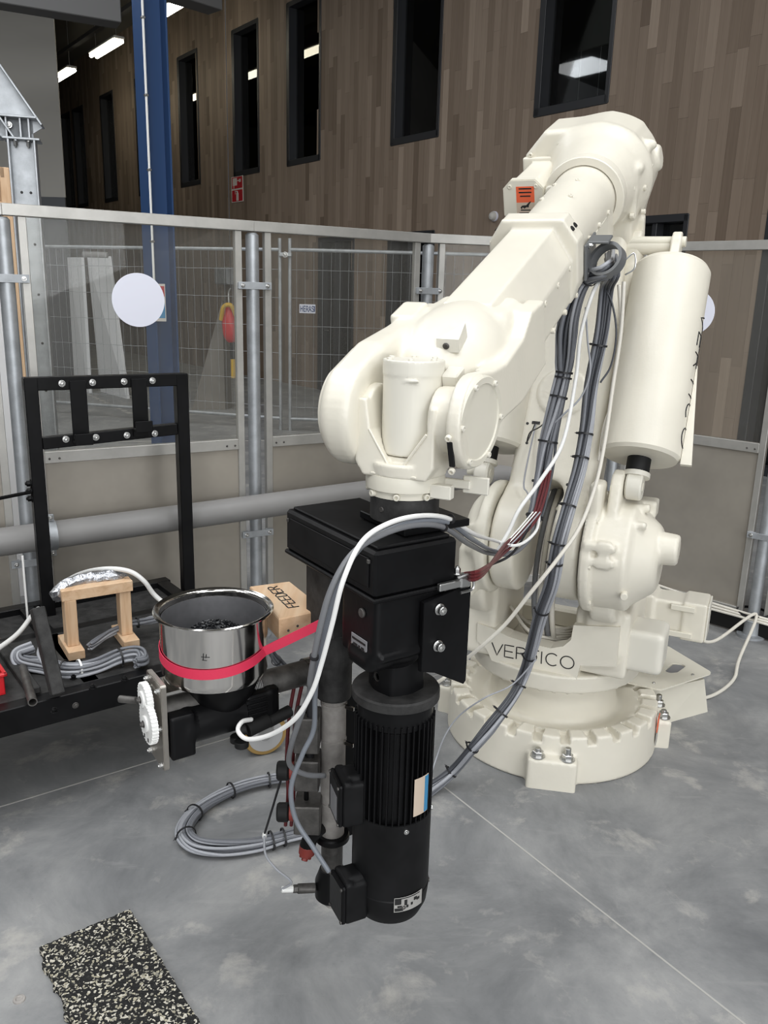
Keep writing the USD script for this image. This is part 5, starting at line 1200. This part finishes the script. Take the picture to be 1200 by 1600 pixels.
# clamp on the forearm
cb = gp(948, 404, .35)
hs = thing('cable_clamp', 'dark grey cable clamp bracket bolted to the side of the forearm', 'clamp', cb)
k0 = FL(-1.10, .112, -.055)
obj('bracket', [obox(k0, fA, RT, fN, .125, .008, .105, .002), obox(k0 + RT * .03 + fN * .05, fA, RT, fN, .06, .06, .008, .002)], 'clamp_grey', hs, False)
kc = k0 + RT * .055 - Z_ * .012 + RU * .02; kx, ky, kz = frame(unit(RU * .75 + Z_ * .35 - RT * .3))
obj('ring', ring(kc - kz * .016, kz, .043, .053, .03, 40), 'clamp_grey', hs)
obj('ring_wire', tube(spline([kc + RT * .05, kc + RT * .075 + Z_ * .02, kc + RT * .08 - Z_ * .02, kc + RT * .055 - Z_ * .04]), .0025, 6), 'bolt_steel', hs)
for n in (.042, -.042): obj('bolt', hexbolt(k0 + RT * .004 + fN * n + fA * .03, RT, .007, .010), 'bolt_steel', hs)
KC = kc
# bundle A: down the lower arm, then forward to the pump unit
PA = [gp(955, 400, .16), KC - Z_ * .025 + RT * .01, gp(912, 440, .47), gp(890, 495, .47), gp(884, 560, .46), gp(880, 590, .46), gp(868, 640, .48), gp(856, 690, .50), gp(848, 740, .52), gp(840, 790, .55), gp(834, 812, .57)]
ga = thing('arm_cable_bundle', 'grey cable bundle with red leads hanging down the front of the lower arm', 'cable bundle', PA[4])
bundle(ga, PA, 17, .0245, [.0065, .0045, .007, .004, .006], ['cable_grey', 'cable_dark', 'cable_grey', 'cable_pale', 'cable_dark', 'cable_grey'], 3, (.17, .47, .50, .56, .70, .97), .5, spread=([0, .18, .34, .48, .75, 1], [.8, .85, 1.45, .8, 1.1, .9]))
for k in range(3): obj('red_lead', tube(spline([gp(852 + 4 * k, 735, .545), gp(842 + 5 * k, 775, .57), gp(828 + 4 * k, 815, .62), gp(790, 850 + 6 * k, .78), TP(.245, .0, 1.135 + .006 * k) + T1 * .03, TP(.225, -.0, 1.133 + .006 * k)], 8), .0045, 8), 'cable_red', ga)
obj('black_lead', tube(spline([gp(832, 815, .62), gp(800, 865, .75), gp(762, 885, .9), TP(.225, 0, 1.122)], 8), .004, 6), 'cable_black', ga)
for k, (dx, m_) in enumerate(((0, 'white_plastic'), (6, 'cable_pale'), (-5, 'white_plastic'))): obj('thin_lead', tube(spline([gp(838 + dx, 800, .60), gp(805 + dx, 838, .70), gp(780 + dx, 862, .78)], 8), .0024, 6), m_, ga)
# three hoses from that bundle over the pump unit
HP = [gp(836, 800, .56), gp(832, 835, .62), gp(806, 862, .70), gp(770, 862, .82), aty(738, 846, 1.80), aty(700, 820, 1.65), aty(655, 816, 1.58), aty(605, 830, 1.52), aty(558, 860, 1.47), aty(525, 915, 1.45), aty(505, 985, 1.46), aty(492, 1055, 1.50)]
def hose(name, lab, dx, dy, dY, r, m, tail, cat='hose', rings=()):
    P = []
    for i, p in enumerate(HP):
        k = min(1, max(0, i / 3)); P.append(p + CR * dx * k + CU * dy * k + V(0, dY, 0) * k)
    P = P + tail
    t = thing(name, lab, cat, P[4]); obj('sleeve', tube(spline(P, 9), r, 10), m, t, True)
    for f in rings:
        Q = spline(P, 9); i = int(f * (len(Q) - 1)); d = Q[i + 1] - Q[i]; obj('cable_tie', ring(Q[i], d, r, r + .003, .006, 16), 'cable_black', t)
    return t
hose('power_hose', 'thick dark grey hose arching over the pump unit nearest the camera', -.008, -.004, -.006, .0062, 'hose_grey', [aty(484, 1080, 1.53), aty(468, 1125, 1.58), aty(455, 1165, 1.62), aty(453, 1195, 1.66), aty(478, 1210, 1.69), aty(508, 1212, 1.71)], rings=(.30, .62))
hose('blue_grey_hose', 'blue grey hose lying in the middle of the arching hoses', .004, .0, .010, .0056, 'hose_blue', [aty(492, 1090, 1.55), aty(490, 1140, 1.58), aty(472, 1180, 1.58), aty(455, 1230, 1.58), aty(462, 1280, 1.58), aty(490, 1325, 1.57), aty(514, 1362, 1.56)])
hw = HP[5:]
WP_ = [gp(838, 790, .57) + RT*.01, gp(834, 828, .62)+RT*.008, gp(808, 852, .72), gp(770, 850, .84)+Z_*.012, aty(740, 834, 1.80), aty(700, 810, 1.65), aty(655, 806, 1.58), aty(607, 818, 1.515), aty(566, 846, 1.47), aty(537, 905, 1.43), aty(519, 975, 1.435), aty(503, 1035, 1.45), aty(488, 1080, 1.46), aty(462, 1122, 1.48), aty(425, 1147, 1.52), aty(388, 1155, 1.55), aty(372, 1142, 1.57), aty(378, 1128, 1.60), aty(393, 1124, 1.64)]
wh = thing('white_cable', 'white cable arching beside the grey hoses down to the feeder motor', 'cable', WP_[8]); obj('sleeve', tube(spline(WP_, 9), .0050, 10), 'white_plastic', wh, True)
q = spline(WP_, 9); obj('cable_tie', ring(q[44], q[45] - q[44], 0.0075, .0105, .006, 18), 'cable_black', wh)
# bundle B: from the clamp past the turntable to the floor, then round in a loop
gB = [gp(952, 402, .20), KC - Z_ * .035 + RT * .02, gp(948, 450, .40), gp(940, 520, .39), gp(924, 600, .40), gp(916, 670, .42), gp(905, 730, .46), gp(888, 790, .52), gp(872, 850, .56), gp(862, 910, .56), gp(845, 960, .52), gp(832, 1010, .48), gp(820, 1050, .46), gp(800, 1090, .50), gp(765, 1135, .56), gp(738, 1168, .60), aty(705, 1206, 2.63), aty(660, 1240, 2.56), atz(625, 1258, .035), atz(590, 1262, .032)]
gb = thing('floor_cable_bundle', 'long grey cable bundle with black ties running from forearm to floor', 'cable bundle', gB[8])
bundle(gb, gB, 15, .0185, [.006, .0048, .0065, .0045], ['cable_grey', 'cable_grey', 'cable_dark', 'cable_grey', 'cable_pale'], 8, (.17, .27, .305, .37, .42, .445, .52, .60, .655, .71, .79, .84), .7, spread=([0, .1, .5, .68, .74, .80, .84, .92, 1], [.8, 1, 1, 1, 1.35, .9, .95, 1.5, 1.7]))
LP = [atz(600, 1258, .034), atz(565, 1232, .03), atz(500, 1212, .03), atz(440, 1216, .028), atz(390, 1225, .026), atz(345, 1242, .026), atz(308, 1266, .026), atz(289, 1296, .028), atz(304, 1318, .026), atz(345, 1324, .024), atz(400, 1319, .024), atz(450, 1306, .026), atz(520, 1290, .03), atz(570, 1276, .03), atz(612, 1260, .034)]
gl_ = thing('floor_cable_coil', 'loop of grey cables with black ties lying on the concrete floor', 'cable coil', LP[6])
bundle(gl_, LP, 14, .025, [.0062, .005, .0064], ['cable_grey', 'cable_pale', 'cable_grey'], 21, (.24, .33, .44, .53, .75, .775), .5, flat=.62, spread=([0, .4, .55, .65, .78, 1], [.8, .9, 1.1, 1.3, .9, 1]))
# single cables round the robot
def cable(lab, P, r, m, name='cable', cat='cable', sub=9):
    return obj(name, tube(spline(P, sub), r, 8), m, None, True, lab, cat)
cable('thin cream air hose crossing from the clamp diagonally to the pump plate', [gp(956, 420, .40), gp(930, 450, .50), gp(908, 520, .52), gp(900, 590, .52), gp(880, 690, .60), gp(845, 750, .68), gp(812, 795, .74), gp(795, 830, .76), gp(778, 860, .78)], .006, 'hose_white')
cable('cream hose running diagonally in front of the turntable', [gp(975, 440, .35), gp(970, 520, .36), gp(958, 600, .38), gp(945, 690, .42), gp(930, 760, .48), gp(905, 825, .56), gp(870, 875, .62), gp(830, 925, .66), gp(790, 975, .66), gp(750, 1012, .66), gp(715, 1040, .62), gp(690, 1062, .60), aty(655, 1080, 2.30), aty(600, 1100, 2.1), aty(548, 1122, 1.86)], .0065, 'hose_cream')
cable('thin grey wire trailing from the bundle to the floor beside the motor', [gp(838, 1030, .50), gp(800, 1070, .52), gp(758, 1090, .60), aty(718, 1118, 2.62), aty(695, 1150, 2.62), aty(680, 1190, 2.60), aty(668, 1230, 2.5)], .0028, 'cable_pale')
cable('thin black and grey wire looping off the right of the arm bundle', [gp(938, 440, .42), gp(955, 470, .40), gp(963, 520, .40), gp(955, 570, .40), gp(938, 598, .41)], .0032, 'cable_dark')
cable('thin pale wire swinging across the round boss of the lower arm', [gp(915, 480, .48), gp(918, 530, .48), gp(922, 580, .48), gp(908, 620, .48), gp(880, 648, .50), gp(862, 665, .50)], .003, 'cable_pale')
cable('thin wire from the arm slot hanging down to the bundle tie', [LA(.09, -.085, .405), gp(824, 690, .34), gp(828, 676, .36), gp(842, 668, .44), gp(852, 660, .48)], .0022, 'cable_black')
cable('thin grey wire below the arm slot leading to the bundle tie', [LA(.088, -.085, .40), gp(819, 750, .36), gp(824, 770, .40), gp(834, 790, .50), gp(838, 806, .56)], .003, 'cable_pale')
cable('white hose curving beside the balancer down the lower arm', [gp(967, 445, .18), gp(970, 500, .16), gp(966, 560, .16), gp(960, 620, .20), gp(945, 665, .26), gp(936, 720, .30)], .0065, 'hose_cream')
for k in range(6):   # hoses in the opening of the turntable
    cable(['lowest', 'second', 'third', 'fourth', 'fifth', 'highest'][k] + ' of the cream hoses crossing inside the turntable opening', [RL(.04 + .02 * k, -.155, .475 + .014 * k), RL(.14 + .02 * k, -.05, .47 + .016 * (k % 3)), RL(.16, .06, .455 + .014 * (5 - k) * .7), RL(.08, .14, .46 + .012 * (5 - k))], .0065, 'hose_cream', 'robot_hose', 'hose')
for k in range(4):
    cable(['left', 'second', 'third', 'right'][k] + ' grey hose rising through the hole of the lower arm', [RL(.16, -.03 + .02 * k, .42), RL(.24, -.04 + .022 * k, .60), RL(.27, -.035 + .024 * k, .78), RL(.25, -.02 + .02 * k, .95), RL(.12, -.02 + .02 * k, 1.05)], .010, 'hose_cream' if k % 2 else 'hose_grey', 'arm_hose', 'hose')
# cables beside the fence at the right
P = [atz(1090, 1000, .17), atz(1120, 1000, .14), J5 + V(-.03, -.09, .16), atz(1155, 1030, .05), atz(1146, 1062, .01), atz(1115, 1086, .008), atz(1070, 1096, .02)]
cable('pale cable curving over the floor from the right post to the foot box', P, .008, 'hose_cream')
kd = unit(J5 - J4); kn = np.cross(kd, Z_)
for k in range(3):
    cable(['upper', 'middle', 'lower'][k] + ' pale cable strapped along the black kick strip', [J5 - kd * .75 + kn * (.03 + .012 * k) + Z_ * (.17 - .02 * k), J5 - kd * .3 + kn * (.06 + .01 * k) + Z_ * (.15 - .015 * k), J5 + kn * (.075 + .01 * k) + Z_ * (.145 - .01 * k), J5 + kd * .4 + kn * (.04 + .012 * k) + Z_ * (.13 - .012 * k)], .007, 'hose_cream', 'fence_cable')
obj('cable_tie', ring(J5 + kn * .02 + Z_ * .135, Z_, .076, .08, .012, 24), 'cable_black', None, 30, 'black strap tying cables to the right fence post', 'cable tie')
# coil and hose on the trolley
z = DZ + .025
CPts = [atz(246, 968, DZ + .05), atz(205, 975, DZ + .05), atz(170, 990, DZ + .035), atz(140, 1010, DZ + .03)]
cc = thing('trolley_cable_coil', 'coil of grey cables lying on the black trolley before the trestle', 'cable coil', atz(120, 1040, z))
bundle(cc, [atz(52, 1012, z + .03), atz(28, 1022, z + .02), atz(34, 1036, z), atz(70, 1040, z), atz(110, 1046, z), atz(150, 1040, z), atz(188, 1026, z + .01), atz(216, 1022, z + .01), atz(224, 1032, z), atz(212, 1036, z)], 13, .026, [.0062, .0055], ['cable_grey', 'cable_pale', 'cable_grey'], 31, (.42, .66), .4, flat=.7)
obj('white_tie', ring(atz(124, 1043, z) - ND * .003, ND, .026, .0285, .007, 20), 'white_plastic', cc)
bc_ = thing('trolley_cable_bundle', 'cable bundle running behind the trestle towards the hopper', 'cable bundle', CPts[1])
bundle(bc_, CPts, 6, .014, [.006, .0055], ['cable_grey', 'cable_pale'], 33, (.25,), .4)
b2 = thing('under_hopper_bundle', 'short cable bundle seen between the hopper and feeder pipe', 'cable bundle', atz(440, 1035, .12))
bundle(b2, [atz(420, 1015, .30), atz(432, 1032, .22), atz(455, 1050, .12), atz(500, 1075, .04)], 6, .016, [.006], ['cable_grey', 'cable_pale', 'cable_dark'], 35, (.35,), .3)
cable('white hose arching over the trestle from the trolley upright', [aty(-6, 1016, 2.6), aty(28, 990, 2.75), aty(50, 962, 2.95), aty(64, 946, 3.25), aty(85, 921, 3.20), aty(120, 899, 3.0), aty(160, 889, 2.88), aty(200, 892, 2.86), aty(225, 908, 2.86), aty(246, 934, 2.88), aty(300, 975, 2.88)], .009, 'hose_white')
cable('straight thin white cable hanging beside the left trolley upright', [aty(35, 868, 3.05), aty(41, 940, 3.05), aty(47, 1010, 3.05)], .0045, 'hose_white')
cable('thin grey cable end curling over the trolley coil', [atz(61, 1012, DZ + .06), atz(60, 1024, DZ + .07), atz(72, 1042, DZ + .055), atz(95, 1050, DZ + .04), atz(124, 1050, DZ + .03)], .005, 'cable_pale')
# sensor hose from pump nozzle to the floor bundle
e = fit + fd_ * .085
cable('thin clear hose from the nozzle fitting out over the floor loop', [e, aty(455, 1378, 1.74), aty(432, 1358, 1.74), aty(415, 1335, 1.76), aty(413, 1304, 1.80)], .003, 'cable_pale')
cable('thin dark wire rising from the clear hose to the pump bracket', [aty(413, 1304, 1.80), aty(425, 1265, 1.79), aty(437, 1225, 1.78), aty(452, 1180, 1.77), aty(478, 1110, 1.77)], .0028, 'cable_black')
obj('hose_joint', lathe(aty(413, 1306, 1.80), Z_, [(.004, -.008), (.006, 0), (.004, .008)], 10), 'white_plastic', None, 30, 'tiny white hose joint beside the floor loop', 'hose joint')
for k in range(2): cable(['left', 'right'][k] + ' thin red lead hanging beside the pump bracket', [aty(462 + 12 * k, 1060, 1.80), aty(452 + 10 * k, 1120, 1.80), aty(448 + 10 * k, 1185, 1.80), aty(450 + 9 * k, 1240, 1.80), aty(446 + 9 * k, 1290, 1.80)], .0045, 'cable_red', 'red_lead', 'cable')
cable('black twisted hose hanging behind the grey hoses at the pump', [aty(487, 1060, 1.72), aty(486, 1110, 1.74), aty(484, 1170, 1.75), aty(487, 1200, 1.76)], .010, 'cable_black')

# ---------------------------------------------------------------- rubber granulate mat
m0, m1, m2 = atz(62, 1490, .0), atz(204, 1430, .0), atz(322, 1600, .0)
md, mn = unit(m1 - m0), unit(np.cross(Z_, m1 - m0)); mw = np.linalg.norm(m1 - m0)
rg = np.random.default_rng(2); out = []
for k in range(60): out.append((mw * k / 60 , rg.uniform(-.002, .002)))
for k in range(90): out.append((mw + rg.uniform(-.002, .002), -.9 * k / 90))
for k in range(30): out.append((mw * (1 - k / 30), -.9))
for k in range(90): out.append((rg.uniform(-.007, .004) - .004 * math.sin(k * .7), -.9 + .9 * k / 90))
obj('rubber_mat', prism(Polygon(out).buffer(0), m0 , md, np.cross(Z_, md), .022, .0012), 'granulate', None, False, 'speckled black rubber granulate mat lying on the concrete floor', 'mat')
q = atz(30, 1562, 0)
obj('floor_plug', lathe(q, Z_, [(.015, 0), (.014, .003), (.009, .004), (.007, .002), (.006, .002)], 18), 'cement_steel', None, 30, 'small round cement plug set in the floor left of the mat', 'floor plug')
